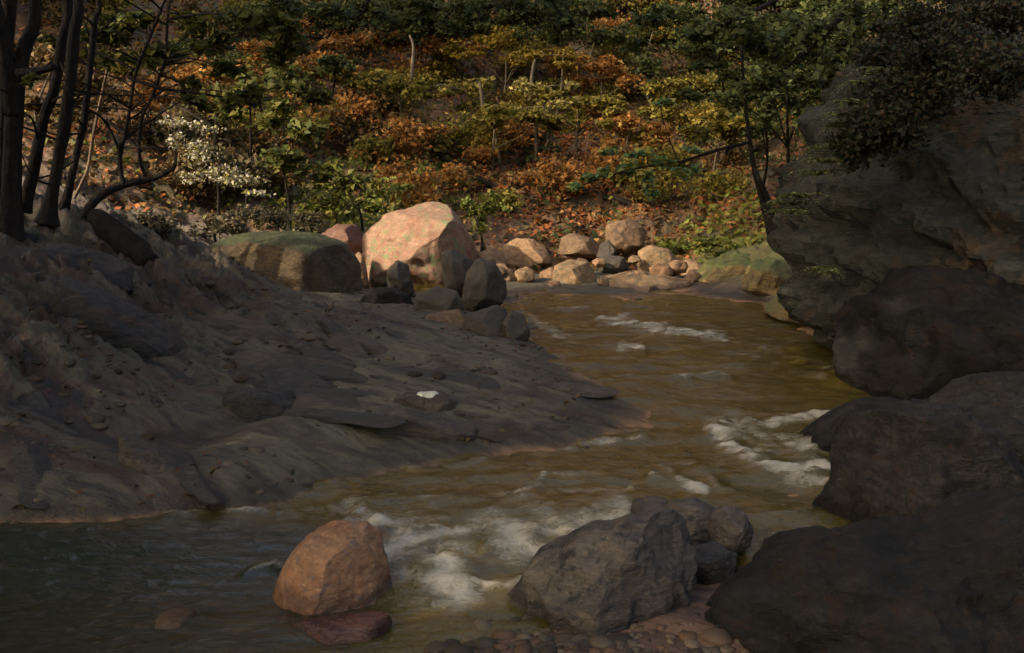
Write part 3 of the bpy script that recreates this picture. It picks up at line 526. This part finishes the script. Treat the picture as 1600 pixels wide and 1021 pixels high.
tree('bank_tree', 'straight dark tree with a broken look, third and tallest on the bank', 'tree', [(72,350,9.9),(80,310,9.9),(93,240,9.9),(103,180,9.9),(110,120,9.9),(116,50,9.9),(122,-30,9.9),hi(-3.7,9.8,5.),hi(-3.6,9.6,8.5)], [.13,.068,.062,.06,.058,.054,.05,.045,.04],
     [(-4.4,5.4,8.,2.2,2.,1.2),(-6.4,6.4,8.4,2.2,2,1.2),(-2.4,8.6,9.4,1.8,1.6,1.)], 'lf_dark', twigs=7, group=BANK, lo=.16, hi=.3, dens=1.2)
tree('bank_tree', 'slimmer dark tree slanting up beside the straight one', 'tree', [(98,330,10.6),(107,300,10.6),(120,240,10.6),(131,190,10.6),(140,110,10.6),(148,30,10.6),(152,-40,10.6),hi(-3.8,10.4,6)], [.07,.045,.04,.038,.036,.034,.03,.02],
     [(-4.2,10.2,6.8,1.4,1.2,.8)], 'lf_dark', twigs=7, group=BANK, lo=.14, hi=.26)
tree('sapling', 'pale brown whip of a sapling between the bank trees', 'tree', [(116,310,11.4),(128,285,11.4),(138,260,11.4),(145,215,11.4),(154,170,11.4),(168,105,11.4),(176,30,11.4)], [.02,.017,.016,.015,.014,.012,.01],
     [(180,30,11.4,40,25)], 'lf_green', 'barkbrown', dens=.6, lo=.06, hi=.12)
tree('sapling', 'thin dark wavy sapling rising from the bowed trunk', 'tree', [(193,288,11),(188,265,11),(188,245,11),(196,205,11),(203,169,11),(213,111,11),(236,54,11),(262,-10,11)], [.026,.022,.02,.018,.018,.017,.015,.01],
     [(170,45,11.2,60,26),(230,30,11.2,60,24),(75,65,11,22,14),(150,85,11.1,36,22),(45,125,9.3,12,10)], 'lf_green', lo=.07, hi=.15, dens=1.2, twigs=12, stems=[([(188,240,11),(170,200,10.9),(150,178,10.8),(110,165,10.7),(40,163,10.5)],[.016,.014,.012,.011,.008])])
tree('sapling', 'thin dark sapling with a kinked stem next to the flowering bush', 'tree', [(230,281,11.1),(220,255,11.1),(217,220,11.1),(223,180,11.1),(236,155,11.1),(250,118,11.1),(258,95,11.1),(262,30,11.1),(270,-20,11.1)], [.02,.017,.016,.016,.016,.015,.014,.012,.01],
     [(300,40,11.4,55,28),(430,85,10.4,50,26),(385,150,10.5,44,24),(310,165,10.6,36,18),(460,45,10.4,46,26),(225,95,11.2,34,20),(255,85,11.2,45,22),(330,70,10.6,45,25),(290,135,11.2,30,14),(355,110,10.5,40,24),(400,40,10.4,60,30)], 'lf_green', lo=.07, hi=.15, dens=1.25, twigs=12,
     stems=[([(218,105,11.1),(200,120,11),(232,132,11),(262,140,11),(350,152,11.2)],[.01,.014,.018,.016,.008]),([(215,95,11),(190,82,10.9),(175,78,10.8)],[.012,.01,.006])])
tree('bowed_tree', 'low bowed dark trunk arching over the bank grass', 'tree', [(125,352,10.8),(140,325,10.8),(158,306,10.9),(190,290,11),(236,280,11.1),(258,270,11.1),(272,261,11.1),(275,240,11.1)], [.06,.045,.04,.036,.03,.026,.02,.01], (), limb=False,
     stems=[([(170,190,11.2),(190,205,11.2),(222,237,11.1)],[.012,.018,.014])])
lg = tube([at(148,338,9.9), at(165,352,9.8), at(195,378,9.7), at(235,415,9.6)], [.07,.1,.11,.12], 12, 5, .2)
tag(mesh_obj('fallen_log', *lg, M['bark'], loc=at(195,378,9.7)), 'thick black broken log lying down the slope below the trees', 'log')
def hit(px, py):
    Ys = np.linspace(13, 40, 500); e_ = np.array([at(px, py, y) for y in Ys]); g = e_[:, 2]-Z0(e_[:, 0], e_[:, 1]); return e_[int(np.argmax(g < 0))]
for lab, pts, r in [('long dark dead branch lying down the slope behind the pink boulder', [(672,235),(720,268),(780,300),(830,328),(872,348)], .06), ('short dark dead branch on the red leaves above the stone heap', [(955,310),(990,325),(1045,348)], .05), ('thin dark stick leaning on the mossy slope over the pink boulder', [(635,282),(660,298),(690,318)], .03), ('dark dead limb lying high in the hollow', [(770,205),(830,235),(900,268)], .07)]:
    P = np.array([hit(*p) for p in pts])+np.array((0, -.05, .04)); tag(mesh_obj('dead_branch', *tube(P, np.linspace(r, r*.4, len(P)), 8, int(r*900), .2), M['bark'], loc=P[0]), lab, 'branch')
tree('overhanging_tree', 'dark tree on the cliff top whose leafy boughs hang over the slender tree', 'tree', [(1560,70,10.8),(1500,0,10.8),(1420,-70,10.7),(1330,-110,10.6)], [.13,.1,.08,.05],
     [(1040,25,10.4,60,26),(1100,55,10.4,55,30),(1160,40,10.4,60,34),(1220,70,10.4,60,40),(1290,40,10.4,60,40),(1270,120,10.3,46,30),(1190,125,10.3,44,26),(1110,110,10.4,40,20),(1080,150,10.3,30,14),(1350,30,10.3,60,40),(1330,90,10.2,40,30),(1000,70,10.5,34,16)], 'lf_dark', lo=.06, hi=.12, dens=1.1, limb=False,
     stems=[([(1330,-110,10.6),(1240,-20,10.5),(1150,30,10.4),(1060,60,10.4)],[.04,.03,.02,.008]),([(1420,-70,10.7),(1330,10,10.5),(1260,80,10.4),(1200,125,10.3)],[.04,.03,.018,.006])])
tree('overhanging_tree', 'dark tree on the near bank whose bough droops across the top middle of the hillside', 'tree', [hi(-4.9,10.9,1.2),hi(-4.6,10.9,3.6),hi(-3.9,11,4.6),hi(-2.4,11.1,4.9),hi(-.6,11.2,4.4)], [.1,.08,.065,.05,.03],
     [(520,20,11.2,56,22),(590,35,11.2,56,24),(660,12,11.2,60,22),(740,18,11.2,60,20),(810,10,11.2,60,22),(880,32,11.2,50,24),(935,22,11.2,44,20),(700,42,11.2,34,12),(505,95,11.2,30,14),(450,10,11.2,50,22),(870,62,11.2,24,12)], 'lf_dark', lo=.055, hi=.11, dens=1.1, limb=False,
     stems=[([(560,-95,11.1),(580,-20,11.15),(560,30,11.2)],[.03,.02,.006]),([(760,-70,11.2),(730,-10,11.2),(690,35,11.2)],[.025,.016,.005]),([(810,-50,11.2),(860,0,11.2),(890,45,11.2)],[.025,.014,.005])])
# ---- unseen trees added out of view to keep sun off stream and hillside
for i, (x, y, z0, z1) in enumerate([(-7.5,-2.5,2.5,8), (-8.5,.5,3,10), (-9,3.2,3.5,11), (-7,3.2,3,9), (-9.5,-4,4,11), (-8,6.2,2.5,5.2), (-10,4.8,3,7), (-11,9.5,10,13), (-10.5,12.6,9,13.5), (-10.5,15,8,12), (-11,18,8,12.5), (-12.5,21,7,14), (-13,24.5,6,16), (-14,28,8,18), (-13,14,9,15), (-14,19,9,16)]):
    z = float(Z(np.array(x), np.array(y)))
    sp = [(x+rng.uniform(-1.3, 1.3), y+rng.uniform(-1.5, 1.5), h, 1.9, 1.9, 1.1) for h in np.linspace(z0, z1, max(4, int((z1-z0)/1.1)))]
    tree('added_shade_tree', 'tall leafy tree out of view, added to shade the stream and hillside', 'tree', [hi(x, y, z-.2), hi(x+.1, y, z+2.5), hi(x-.1, y+.2, z+5.5), hi(x, y+.2, z1)], [.24, .17, .13, .06], sp, 'lf_dark', group='unseen trees added for shade', lo=.26, hi=.42, dens=1.3 if y < 8 else 1.05)
# ---- shrubs behind the mossy boulder
def shrub(name, label, cat, base, sprays, leaf, lo, hi_, dens=1., group=None, bark='bark', stem=.02):
    x, y = at(*base)[:2]; z = float(Z(np.array(x), np.array(y))); bp = at(*base); b = (x, y, min(z, bp[2])-.05, 0)
    top = at(sprays[0][0], sprays[0][1], sprays[0][2]); m = (np.array(b[:3])*.5+top*.5)+np.array((.05, 0, 0))
    return tree(name, label, cat, [b, (*m, 0), (*top, 0)], [stem*1.4, stem, stem*.5], sprays, leaf, bark, group, lo, hi_, dens, seg=7)
shrub('flowering_bush', 'bush in white and yellowish blossom behind the bowed trunk', 'bush', (340,330,15.5), [(330,240,15.6,60,30),(290,215,15.8,50,30),(380,270,15.4,60,28)], 'lf_grass', .06, .13, .8)
fb = bpy.data.objects['flowering_bush']
Lb = [blob(at(px, py, Y), (px2m(rx, Y), .25, px2m(ry, Y)), int(n_*1.7), .03, .06, tilt=1.2, asp=.8) for px, py, Y, rx, ry, n_ in [(290,190,15.5,40,14,90),(265,220,15.4,28,14,60),(320,235,15.3,60,22,260),(345,270,15.2,50,16,240),(385,285,15.1,50,16,220),(300,280,15.2,50,14,120),(410,300,13,30,10,100),(330,200,15.5,40,16,90)]]
bl = mesh_obj('blossom', *join(Lb), M['lf_flower'], fb, smooth=False)
shrub('green_shrub', 'blue green leafy shrub between flowering bush and hillside', 'shrub', (450,345,15), [(440,250,15,60,30),(480,210,15.2,50,30),(420,190,15.4,60,34),(500,265,15,50,26),(540,290,15,40,24)], 'lf_green', .09, .17, 1.)
shrub('green_shrub', 'mid green shrub above the blossom, under the overhanging sapling', 'shrub', (380,320,16), [(390,140,16,70,34),(440,120,16.2,70,34),(350,170,16,50,26),(490,150,16.4,50,30)], 'lf_green', .09, .17, .9)
shrub('olive_shrub', 'low olive yellow shrub behind the dull red rock', 'shrub', (560,345,16), [(560,320,16,60,20),(500,325,15.6,50,20),(600,300,16.4,50,22),(540,285,16.6,60,22)], 'lf_moss', .07, .13, 1.)
shrub('green_shrub', 'bright green shrub growing up behind the shoulder of pink boulder', 'shrub', (750,375,16), [(745,345,16,30,26),(760,320,16.3,34,24),(725,320,16.6,26,20)], 'lf_moss', .06, .12, 1.1)
shrub('olive_shrub', 'low yellow green growth on the bank under the slender tree', 'shrub', (1150,400,15), [(1150,392,15.2,60,16),(1100,385,15.6,50,16),(1190,380,15,40,20),(1050,385,16.5,50,14)], 'lf_moss', .05, .11, 1.2)
def tuft(label, px, py, Y, w, h, n_, mat='lf_grass', group=None, lean=(0, 0), name='grass_tuft', cat='grass tuft'):
    b = at(px, py, Y); W_, H_ = px2m(w, Y), px2m(h*.5, Y); m = n_*3
    f = rng.uniform(-1, 1, m); bx = b[0]+f*W_*.45; by = b[1]+rng.normal(size=m)*W_*.2; base = np.stack([bx, by, np.full(m, b[2])+rng.normal(size=m)*.02], -1)
    tip = base+np.stack([f*W_*.4+lean[0]*H_*rng.uniform(.3, 1, m)+rng.normal(size=m)*H_*.55, rng.normal(size=m)*H_*.4, H_*rng.uniform(.5, 1.05, m)], -1)
    mid = (base+tip)/2+np.stack([0*f, 0*f, H_*.14*np.ones(m)], -1); ww = np.stack([rng.uniform(.0018, .0045, m), rng.normal(size=m)*.006, 0*f], -1)*(Y/12)
    Vv = np.stack([base-ww, base+ww, mid+ww*.8, tip, mid-ww*.8], 1).reshape(-1, 3); Fc = np.arange(m*5).reshape(-1, 5)
    return tag(mesh_obj(name, Vv, Fc, M[mat], loc=b, smooth=False), label, cat, group)
for lab, b_, sp in [('low dry brown bush behind the mossy boulder', (330,380,13.4), [(330,355,13.4,45,22),(300,370,13.2,40,18),(370,350,13.5,45,20)]), ('dusky grey brown bush between the blossom and the mossy boulder', (430,365,14), [(430,340,14.2,55,20),(470,345,14.2,50,18),(390,330,14.4,50,20)]), ('pale dry bush below the bowed trunk', (220,370,12), [(225,340,12,50,26),(260,350,12.2,40,24),(190,355,11.8,40,20)])]:
    shrub('dry_bush', lab, 'bush', b_, sp, 'lf_grass', .035, .09, 1.)
TUFT = 'grass tufts along the bank'
# ---- hillside trees: thin stems with level sprays of leaves
HT = 'thin trees on the rusty hillside'
def hill_tree(label, px, Yb, sprays, leaf, bark='barkgrey', lo=.055, hi_=.135, dens=1., r=.022):
    x = (px-800)/F*Yb*1.01; z = float(Z(np.array(x), np.array(Yb))); top = sprays[0]
    c = at(top[0], top[1], top[2]); b = np.array((x, Yb, z-.1)); m = b*.55+c*.45+np.array((rng.normal()*.12, 0, 0))
    return tree('hillside_tree', label, 'tree', [(*b, 0), (*m, 0), (*c, 0)], [r*1.3, r, r*.5], sprays, leaf, bark, HT, lo, hi_, dens, seg=7)
def S2(px, py, Y, w, h, k, dx=1., dy=.9):
    k = int(k*1.7)
    return [(px+rng.uniform(-w, w)*dx, py+rng.uniform(-h, h)*dy, Y+rng.uniform(-.5, .5), w*rng.uniform(.3, .55), h*rng.uniform(.28, .55)) for _ in range(k)]
for label, px, Yb, sp, leaf in [
  ('pale yellow leafed little tree in the middle of the slope', 838, 20.5, [(840,140,20.4,40,12)]+S2(850,148,20.3,45,20,4), 'lf_pale'),
  ('bright yellow leafed tree just above the pale yellow one', 860, 22.5, [(880,90,22.4,36,12)]+S2(870,92,22.3,50,18,4), 'lf_yellow'),
  ('yellow olive tree beneath the dark topmost foliage', 780, 23, [(790,60,23,50,18)]+S2(770,70,23,70,30,5), 'lf_yellow'),
  ('olive tree with level sprays in the centre of the slope', 720, 21, [(720,140,21,50,14)]+S2(700,150,21,60,22,5), 'lf_olive'),
  ('olive tree with a leaning grey stem near the green shrubs', 625, 21, [(600,125,21,60,16)]+S2(590,130,21,70,24,5), 'lf_olive'),
  ('broad olive tree spreading over the dark hollow', 770, 19.8, [(775,180,19.8,60,12)]+S2(800,185,19.6,80,22,6), 'lf_olive'),
  ('olive brown tree at the heart of the rusty slope', 900, 20.5, [(905,160,20.4,50,14)]+S2(910,170,20.3,60,30,5), 'lf_olive'),
  ('rust leafed tree between olive sprays and green shrub', 560, 20, [(545,180,20,50,18)]+S2(550,190,20,70,34,5), 'lf_rust'),
  ('rust brown tree with a bent grey stem high on the slope', 645, 24, [(655,70,24,60,20)]+S2(650,80,24,80,36,5), 'lf_rust'),
  ('orange rust tree above the pink boulder', 650, 19.4, [(640,205,19.3,50,16)]+S2(630,215,19.3,70,30,5), 'lf_rust'),
  ('rust tree beside the bright yellow one', 930, 23, [(940,105,23,50,18)]+S2(950,115,23,60,30,5), 'lf_rust'),
  ('tawny tree hanging over the leaf strewn gully', 985, 20, [(985,190,20,50,16)]+S2(980,195,20,70,34,5), 'lf_rust'),
  ('brown gold tree next to the slender tree', 1060, 20.5, [(1070,150,20.4,50,18)]+S2(1070,160,20.3,70,36,5), 'lf_olive'),
  ('gold brown tree behind the slender tree', 1125, 18.5, [(1130,200,18.4,50,16)]+S2(1130,215,18.3,60,40,5), 'lf_olive'),
  ('grey green tree at the top of the gold slope', 960, 24.5, [(955,60,24.5,50,18)]+S2(970,60,24.5,50,26,4), 'lf_green'),
  ('light green tree crowning the slope by the slender tree', 1020, 23, [(1025,35,23,50,22)]+S2(1020,45,23,50,36,4), 'lf_green'),
  ('orange brown tree above the blossom bush', 500, 22, [(500,100,22,60,20)]+S2(470,90,22,80,34,5), 'lf_rust'),
  ('rusty tree behind the thin saplings', 330, 18, [(330,110,18,60,22)]+S2(300,150,18,90,50,5), 'lf_rust'),
  ('tawny tree behind the forked bank tree', 90, 17, [(90,90,17,70,30)]+S2(100,120,17,90,60,5), 'lf_brown')]:
    hill_tree(label, px, Yb, sp, leaf)
for label, px, Yb, sp, k in [
  ('dark green tree filling the top above the green shrubs', 520, 25, [(530,30,23,80,26)]+S2(520,40,23,110,40,6), 1),
  ('dark green tree over the rust tree with the bent stem', 680, 26, [(680,25,24,80,22)]+S2(660,35,24,100,34,6), 1),
  ('blackish green tree in the middle of the skyline', 800, 26, [(820,15,24,70,22)]+S2(800,20,24,110,30,6), 1),
  ('dark tree dipping its lowest bough toward the yellow leaves', 880, 25.5, [(870,45,23.5,50,20)]+S2(880,35,23.5,90,40,6), 1),
  ('black green tuft of a tree among the rust leaves', 525, 21.5, [(525,105,20.8,40,14)]+S2(525,105,20.8,45,18,3), 1),
  ('dark tree roofing the slender tree', 1130, 20, [(1120,60,18,80,36)]+S2(1120,70,18,110,70,7), 1),
  ('dark green tree between slender tree and cliff', 1230, 17, [(1230,90,15.5,70,40)]+S2(1220,100,15.5,90,70,7), 1),
  ('dark green tree in the gap between the cliff and the hillside', 1300, 17, [(1290,130,16,60,40)]+S2(1290,110,16,80,80,7), 1), ('dark tree on the brow of the hill above the slender tree', 1180, 27, [(1180,-5,25,90,24)]+S2(1190,5,25,120,26,6), 1), ('dark tree on the brow of the hill nearer the cliff', 1330, 26, [(1330,-5,24,90,24)]+S2(1330,5,24,110,30,6), 1), ('dark tree high behind the cliff brow', 1420, 18, [(1400,30,17,80,40)]+S2(1400,30,17,110,60,7), 1),
  ('dark tree leaning in from above the cliff', 1330, 16, [(1320,50,14,70,40)]+S2(1300,50,14,110,60,7), 1),
  ('deep green tree behind the slender stem', 1180, 18.5, [(1190,150,17,50,26)]+S2(1190,150,17,70,40,6), 1)]:
    hill_tree(label, px, Yb, sp, 'lf_dark', 'bark')
for label, pts in [('pale bare sapling stem standing over the dark hollow', [(790,285,20),(778,235,20),(770,190,20)]), ('short grey sapling stem beside the dark hollow', [(838,235,20.2),(838,205,20.2),(836,185,20.2)]),
                   ('grey sapling stem under the yellow leaves', [(828,130,21),(832,110,21),(836,93,21)]), ('crooked pale stem in the rust leaves', [(642,100,21.5),(646,75,21.5),(640,55,21.5)]),
                   ('twin bare stem among the olive sprays', [(757,165,20),(752,145,20),(749,128,20)])]:
    P = [at(*p) for p in pts]; P[0][2] -= .3
    tag(mesh_obj('bare_sapling', *tube(P, [.04, .03, .02], 7, 2), M['barkgrey'], loc=P[0]), label, 'sapling', 'bare stems on the hillside')
for kind, mat, n_, spots_ in [('rust', 'lf_rust', 34, (420,1080,-10,330)), ('olive', 'lf_olive', 30, (420,1180,-10,300)), ('brown', 'lf_brown', 26, (40,1150,-20,300)), ('dark green', 'lf_dark', 22, (400,1300,-30,70)), ('yellowish', 'lf_yellow', 12, (640,1120,40,240)), ('dark green', 'lf_dark', 16, (1130,1340,30,230)), ('brown', 'lf_brown', 14, (0,420,-20,230)), ('olive', 'lf_olive', 12, (150,460,-20,260)), ('dark green', 'lf_dark', 8, (200,480,-20,120)), ('dark green', 'lf_dark', 18, (480,1100,-40,60)), ('brown', 'lf_brown', 16, (450,1150,0,220)), ('olive', 'lf_olive', 12, (600,1150,60,320))]:
    k = 0
    while k < n_:
        px, py = rng.uniform(*spots_[:2]), rng.uniform(*spots_[2:])
        Ys = np.linspace(16, 34, 70); e_ = [at(px, py, y) for y in Ys]; gap = np.array([q[2]-float(Z0(q[0], q[1])) for q in e_]); j = np.argmax(gap < .25)
        if gap[j] >= .25 or Ys[j] < 16.2: continue
        c = e_[j]; k += 1; r = rng.uniform(.4, .75)
        e = empty('bush', (c[0], c[1], float(Z0(c[0], c[1])))); tag(e, {'rust':'low rust leaved bush growing on the wooded hillside','olive':'low olive leaved bush growing on the wooded hillside','brown':'low dull brown bush growing on the wooded hillside','dark green':'low dark green bush growing on the wooded hillside','yellowish':'small yellowish bush growing on the wooded hillside'}[kind], 'bush', kind+' bushes on the hillside')
        mesh_obj('foliage', *blob(c+np.array((0, 0, .1)), (r, r*.8, r*.55), int(1150*r), .05, .125, tilt=.9), M[mat], e, smooth=False)
# ---- slender tree at the cliff edge with its blue green spray
t = tree('slender_tree', 'slender dark twin stemmed tree rooted at the cliff edge', 'tree', [(1212,365,11.3),(1200,335,11.4),(1190,305,11.4),(1180,270,11.4),(1172,225,11.4),(1165,165,11.4),(1160,100,11.4),(1156,20,11.4)], [.09,.05,.034,.026,.02,.016,.013,.01],
     [(900,292,10.6,24,6),(925,278,10.6,26,7),(950,268,10.6,24,10),(985,262,10.7,30,18),(1015,285,10.7,18,22),(1040,255,10.8,28,12),(1010,240,10.8,30,9),(960,235,10.8,26,7),(1075,265,10.9,26,12),(1020,305,10.7,12,14),(1040,160,11,26,9),(1085,235,11,24,10)], 'lf_blue', lo=.05, hi=.1, dens=2.2, limb=False,
     stems=[([(1172,222,11.4),(1120,235,11.1),(1060,254,10.9),(1000,262,10.7),(930,282,10.6),(888,300,10.6)],[.014,.016,.014,.012,.008,.004]),([(1210,335,11.3),(1198,305,11.3),(1186,280,11.3),(1178,262,11.4)],[.035,.026,.022,.015]),
            ([(1175,238,11.4),(1190,228,11.3),(1215,212,11.2)],[.012,.008,.004]),([(1060,254,10.9),(1040,200,11),(1030,160,11)],[.008,.006,.004])], crown='foliage')
# ---- ferns and creepers on the cliff
FE = 'ferns fringing the cliff edge'
fl = ['fern at the lowest lip of the overhang', 'fern drooping just over the overhang', 'yellowish fern by the slender tree roots', 'fern halfway up the cliff edge', 'pale fern on the upper cliff edge', 'fern under the cliff shoulder', 'fern at the cliff shoulder', 'topmost small fern on the cliff edge', 'small fern on the cliff nose over the water']
for lab, (px, py, Y) in zip(fl+['tuft like fern between the two upper ferns of the cliff edge', 'fern below the pale one on the upper cliff edge', 'fern growing over the dark brow of the cliff'], [(1238,335,8.3),(1252,310,8.3),(1232,322,8.5),(1275,275,8.3),(1300,235,8.3),(1310,200,8.3),(1330,165,8.3),(1352,135,8.3),(1290,425,8.3),(1320,185,8.2),(1290,255,8.2),(1375,115,8.2)]):
    b = at(px, py, Y); e = empty('fern', b); tag(e, lab, 'fern', FE)
    L = []
    for k in range(16):
        an = rng.uniform(0, 2*math.pi); ln = rng.uniform(.14, .3); tt = np.linspace(.1, 1, 14)
        c = b+np.stack([math.cos(an)*ln*tt, math.sin(an)*ln*tt-.03, ln*(.7*tt-.9*tt**2)], -1)
        dd = np.array((-math.sin(an), math.cos(an), 0)); wd = .05*(1-tt)+.012
        for s_ in (-1, 1): L.append(leaves(c+dd*s_*(wd*.5)[:, None], np.tile((0, 0, 1.), (14, 1))+rng.normal(size=(14, 3))*.25, wd*1.2, .4, up=np.tile(dd*s_, (14, 1))))
    mesh_obj('frond', *join(L), M['lf_fern'], e, smooth=False)
for lab, sp in [('dark creeper draped over the top of the cliff', [(1420,150,7.9,80,50),(1480,90,7.8,90,50),(1390,200,7.8,60,50),(1560,120,7.4,80,60),(1340,220,8,40,50)]),
                ('blackish bush on the brow of the cliff', [(1450,40,8.6,90,40),(1560,20,8.4,90,50),(1380,90,8.6,60,30)])]:
    b = at(sp[0][0], sp[0][1], sp[0][2]); e = empty('creeper', b); tag(e, lab, 'creeper')
    mesh_obj('foliage', *join([blob(at(p[0], p[1], p[2]), (px2m(p[3], p[2]), .35, px2m(p[4], p[2])), 2200, .025, .06, tilt=1.) for p in sp]), M['lf_ivy'], e, smooth=False)
# ---- leaf litter and low growth over the hillside
def litter(name, label, mat, m, mask, lo, hi_, lift=.04, tilt=.5):
    x = rng.uniform(-11, 11, m*6); y = rng.uniform(14.8, 34, m*6); z0 = Z0(x, y); q = proj(np.stack([x, y, z0], -1)); w = mask(q[0], q[1])
    keep = (rng.random(len(x)) < w) & (q[0] > -60) & (q[0] < 1660) & (q[1] > -60); x, y = x[keep][:m], y[keep][:m]; z = Z(x, y)
    c = np.stack([x, y, z+rng.uniform(0, lift, len(x))], -1)
    v, f = leaves(c, np.array((0, -.5, 1.))+rng.normal(size=(len(x), 3))*tilt, rng.uniform(lo, hi_, len(x)))
    return tag(mesh_obj(name, v, f, M[mat], smooth=False), label, kind='stuff')
nz = lambda px, py, s, k: fbm(np.stack([px/k, py/k*1.6, 0*px], -1), s, 3)
litter('fallen_leaves', 'red and rust fallen leaves covering the hillside', 'lf_red', 26000, lambda px, py: np.clip(np.exp(-((px-930)/190)**2-((py-290)/80)**2)*1.4+.12+.8*nz(px, py, 1, 70), 0, 1), .06, .16)
litter('dead_leaves', 'brown dead leaves covering the hillside', 'lf_brown', 26000, lambda px, py: np.clip(.45+1.2*nz(px, py, 5, 60), 0, 1), .06, .16)
litter('undergrowth', 'olive undergrowth low on the hillside', 'lf_moss', 15000, lambda px, py: np.clip(np.exp(-((px-570)/150)**2-((py-310)/60)**2)*1.5+np.exp(-((px-1140)/90)**2-((py-360)/70)**2)+.6*nz(px, py, 9, 50)-.1, 0, 1), .06, .15, .14, .9)
litter('dark_undergrowth', 'dark green undergrowth in the shady hollows of the slope', 'lf_dark', 12000, lambda px, py: np.clip(np.exp(-((px-1180)/150)**2-((py-150)/120)**2)+np.exp(-((px-760)/90)**2-((py-225)/30)**2)*1.3+.7*nz(px, py, 13, 60)-.1, 0, 1), .08, .18, .18, .9)
m = 3600; gx = np.r_[rng.uniform(-4.2, 2.2, 5000), rng.uniform(-.9, 1.6, 5000)]; gy = np.r_[rng.uniform(4, 13, 5000), rng.uniform(3.3, 5.2, 5000)]; sel = rng.permutation(10000); gx, gy = gx[sel], gy[sel]; gz = Z(gx, gy); q = gz-wz(gy); gp = proj(np.stack([gx, gy, gz], -1))
kp = (q > -.09) & (q < .55) & (rng.random(10000) < np.clip(.35+1.3*fbm(np.stack([gx, gy, 0*gx], -1)*1.1, 91, 3), .02, 1)); gx, gy, gz = gx[kp][:m], gy[kp][:m], gz[kp][:m]; m = len(gx)
U, Fi = ico(2); sz = np.exp(rng.normal(-3.95, .55, m)).clip(.008, .09); an = rng.uniform(0, 6.28, m); el_ = rng.uniform(.6, 1, m); fl_ = rng.uniform(.3, .6, m)
ux = U[:, 0][None]*np.ones((m, 1)); uy = U[:, 1][None]*el_[:, None]; q = np.stack([ux*np.cos(an)[:, None]-uy*np.sin(an)[:, None], ux*np.sin(an)[:, None]+uy*np.cos(an)[:, None], U[:, 2][None]*fl_[:, None]], -1)*sz[:, None, None]
q = q*(1+.35*fbm(q/sz[:, None, None]*1.1+np.arange(m)[:, None, None]*3.1, 17, 2))[..., None]+np.stack([gx, gy, gz-sz*.05], -1)[:, None]
tag(mesh_obj('gravel', q.reshape(-1, 3), (Fi[None]+(np.arange(m)*len(U))[:, None, None]).reshape(-1, 3), leafmat('gravel_stones', [C(44,36,32), C(62,51,44), C(76,64,56), C(52,46,41), C(68,50,40)], 0, .6)), 'brown and purplish gravel strewn over the stone bar', kind='stuff')
m = 1500; gx = rng.uniform(-5, 2.3, m*4); gy = rng.uniform(3.6, 14, m*4); gz = Z(gx, gy); kp = (gz-wz(gy) > .03) & (rng.random(m*4) < np.clip(.3+1.4*fbm(np.stack([gx, gy, 0*gx], -1)*1.4, 97, 3), .02, 1)); gx, gy, gz = gx[kp][:m], gy[kp][:m], gz[kp][:m]
v, f = leaves(np.stack([gx, gy, gz+.015], -1), np.array((0, 0, 1.))+rng.normal(size=(len(gx), 3))*.3, rng.uniform(.025, .06, len(gx)))
tag(mesh_obj('scattered_leaves', v, f, leafmat('wet_fallen_leaves', [C(74,46,28), C(92,60,32), C(60,42,28), C(84,70,36), C(50,38,28)], 0.), smooth=False), 'wet brown leaves scattered over the bank and the stone bar', kind='stuff')
# ------------------------------------------------------------------ light
W_ = bpy.data.worlds.new("World"); S.world = W_; W_.use_nodes = True; nt = W_.node_tree
SUN = np.array((-.78, -.42, .5)); SUN /= np.linalg.norm(SUN); el = math.asin(SUN[2]); az = math.atan2(SUN[0], SUN[1])
sky = nt.nodes.new('ShaderNodeTexSky'); sky.sky_type = 'NISHITA'; sky.sun_disc = False; sky.sun_elevation = el; sky.sun_rotation = az
sky.dust_density = 7.; sky.ozone_density = 0.; sky.air_density = .7
bg = nt.nodes['Background']; bg.inputs[1].default_value = .15; nt.links.new(sky.outputs[0], bg.inputs[0])
ld = bpy.data.lights.new('sun', 'SUN'); ld.energy = 2.; ld.angle = math.radians(.5); ld.color = (1, .88, .73)
lo_ = bpy.data.objects.new('sun', ld); COL.objects.link(lo_); lo_.location = (-10, -6, 14)
from mathutils import Vector
lo_.rotation_euler = Vector(-SUN).to_track_quat('-Z', 'Y').to_euler()
vs = S.view_settings; vs.view_transform = 'Standard'; vs.look = 'None'; vs.exposure = 1.75; vs.gamma = 1
S.cycles.max_bounces = 6; S.cycles.transparent_max_bounces = 8; S.cycles.use_denoising = True
S.cycles.caustics_reflective = False; S.cycles.caustics_refractive = False
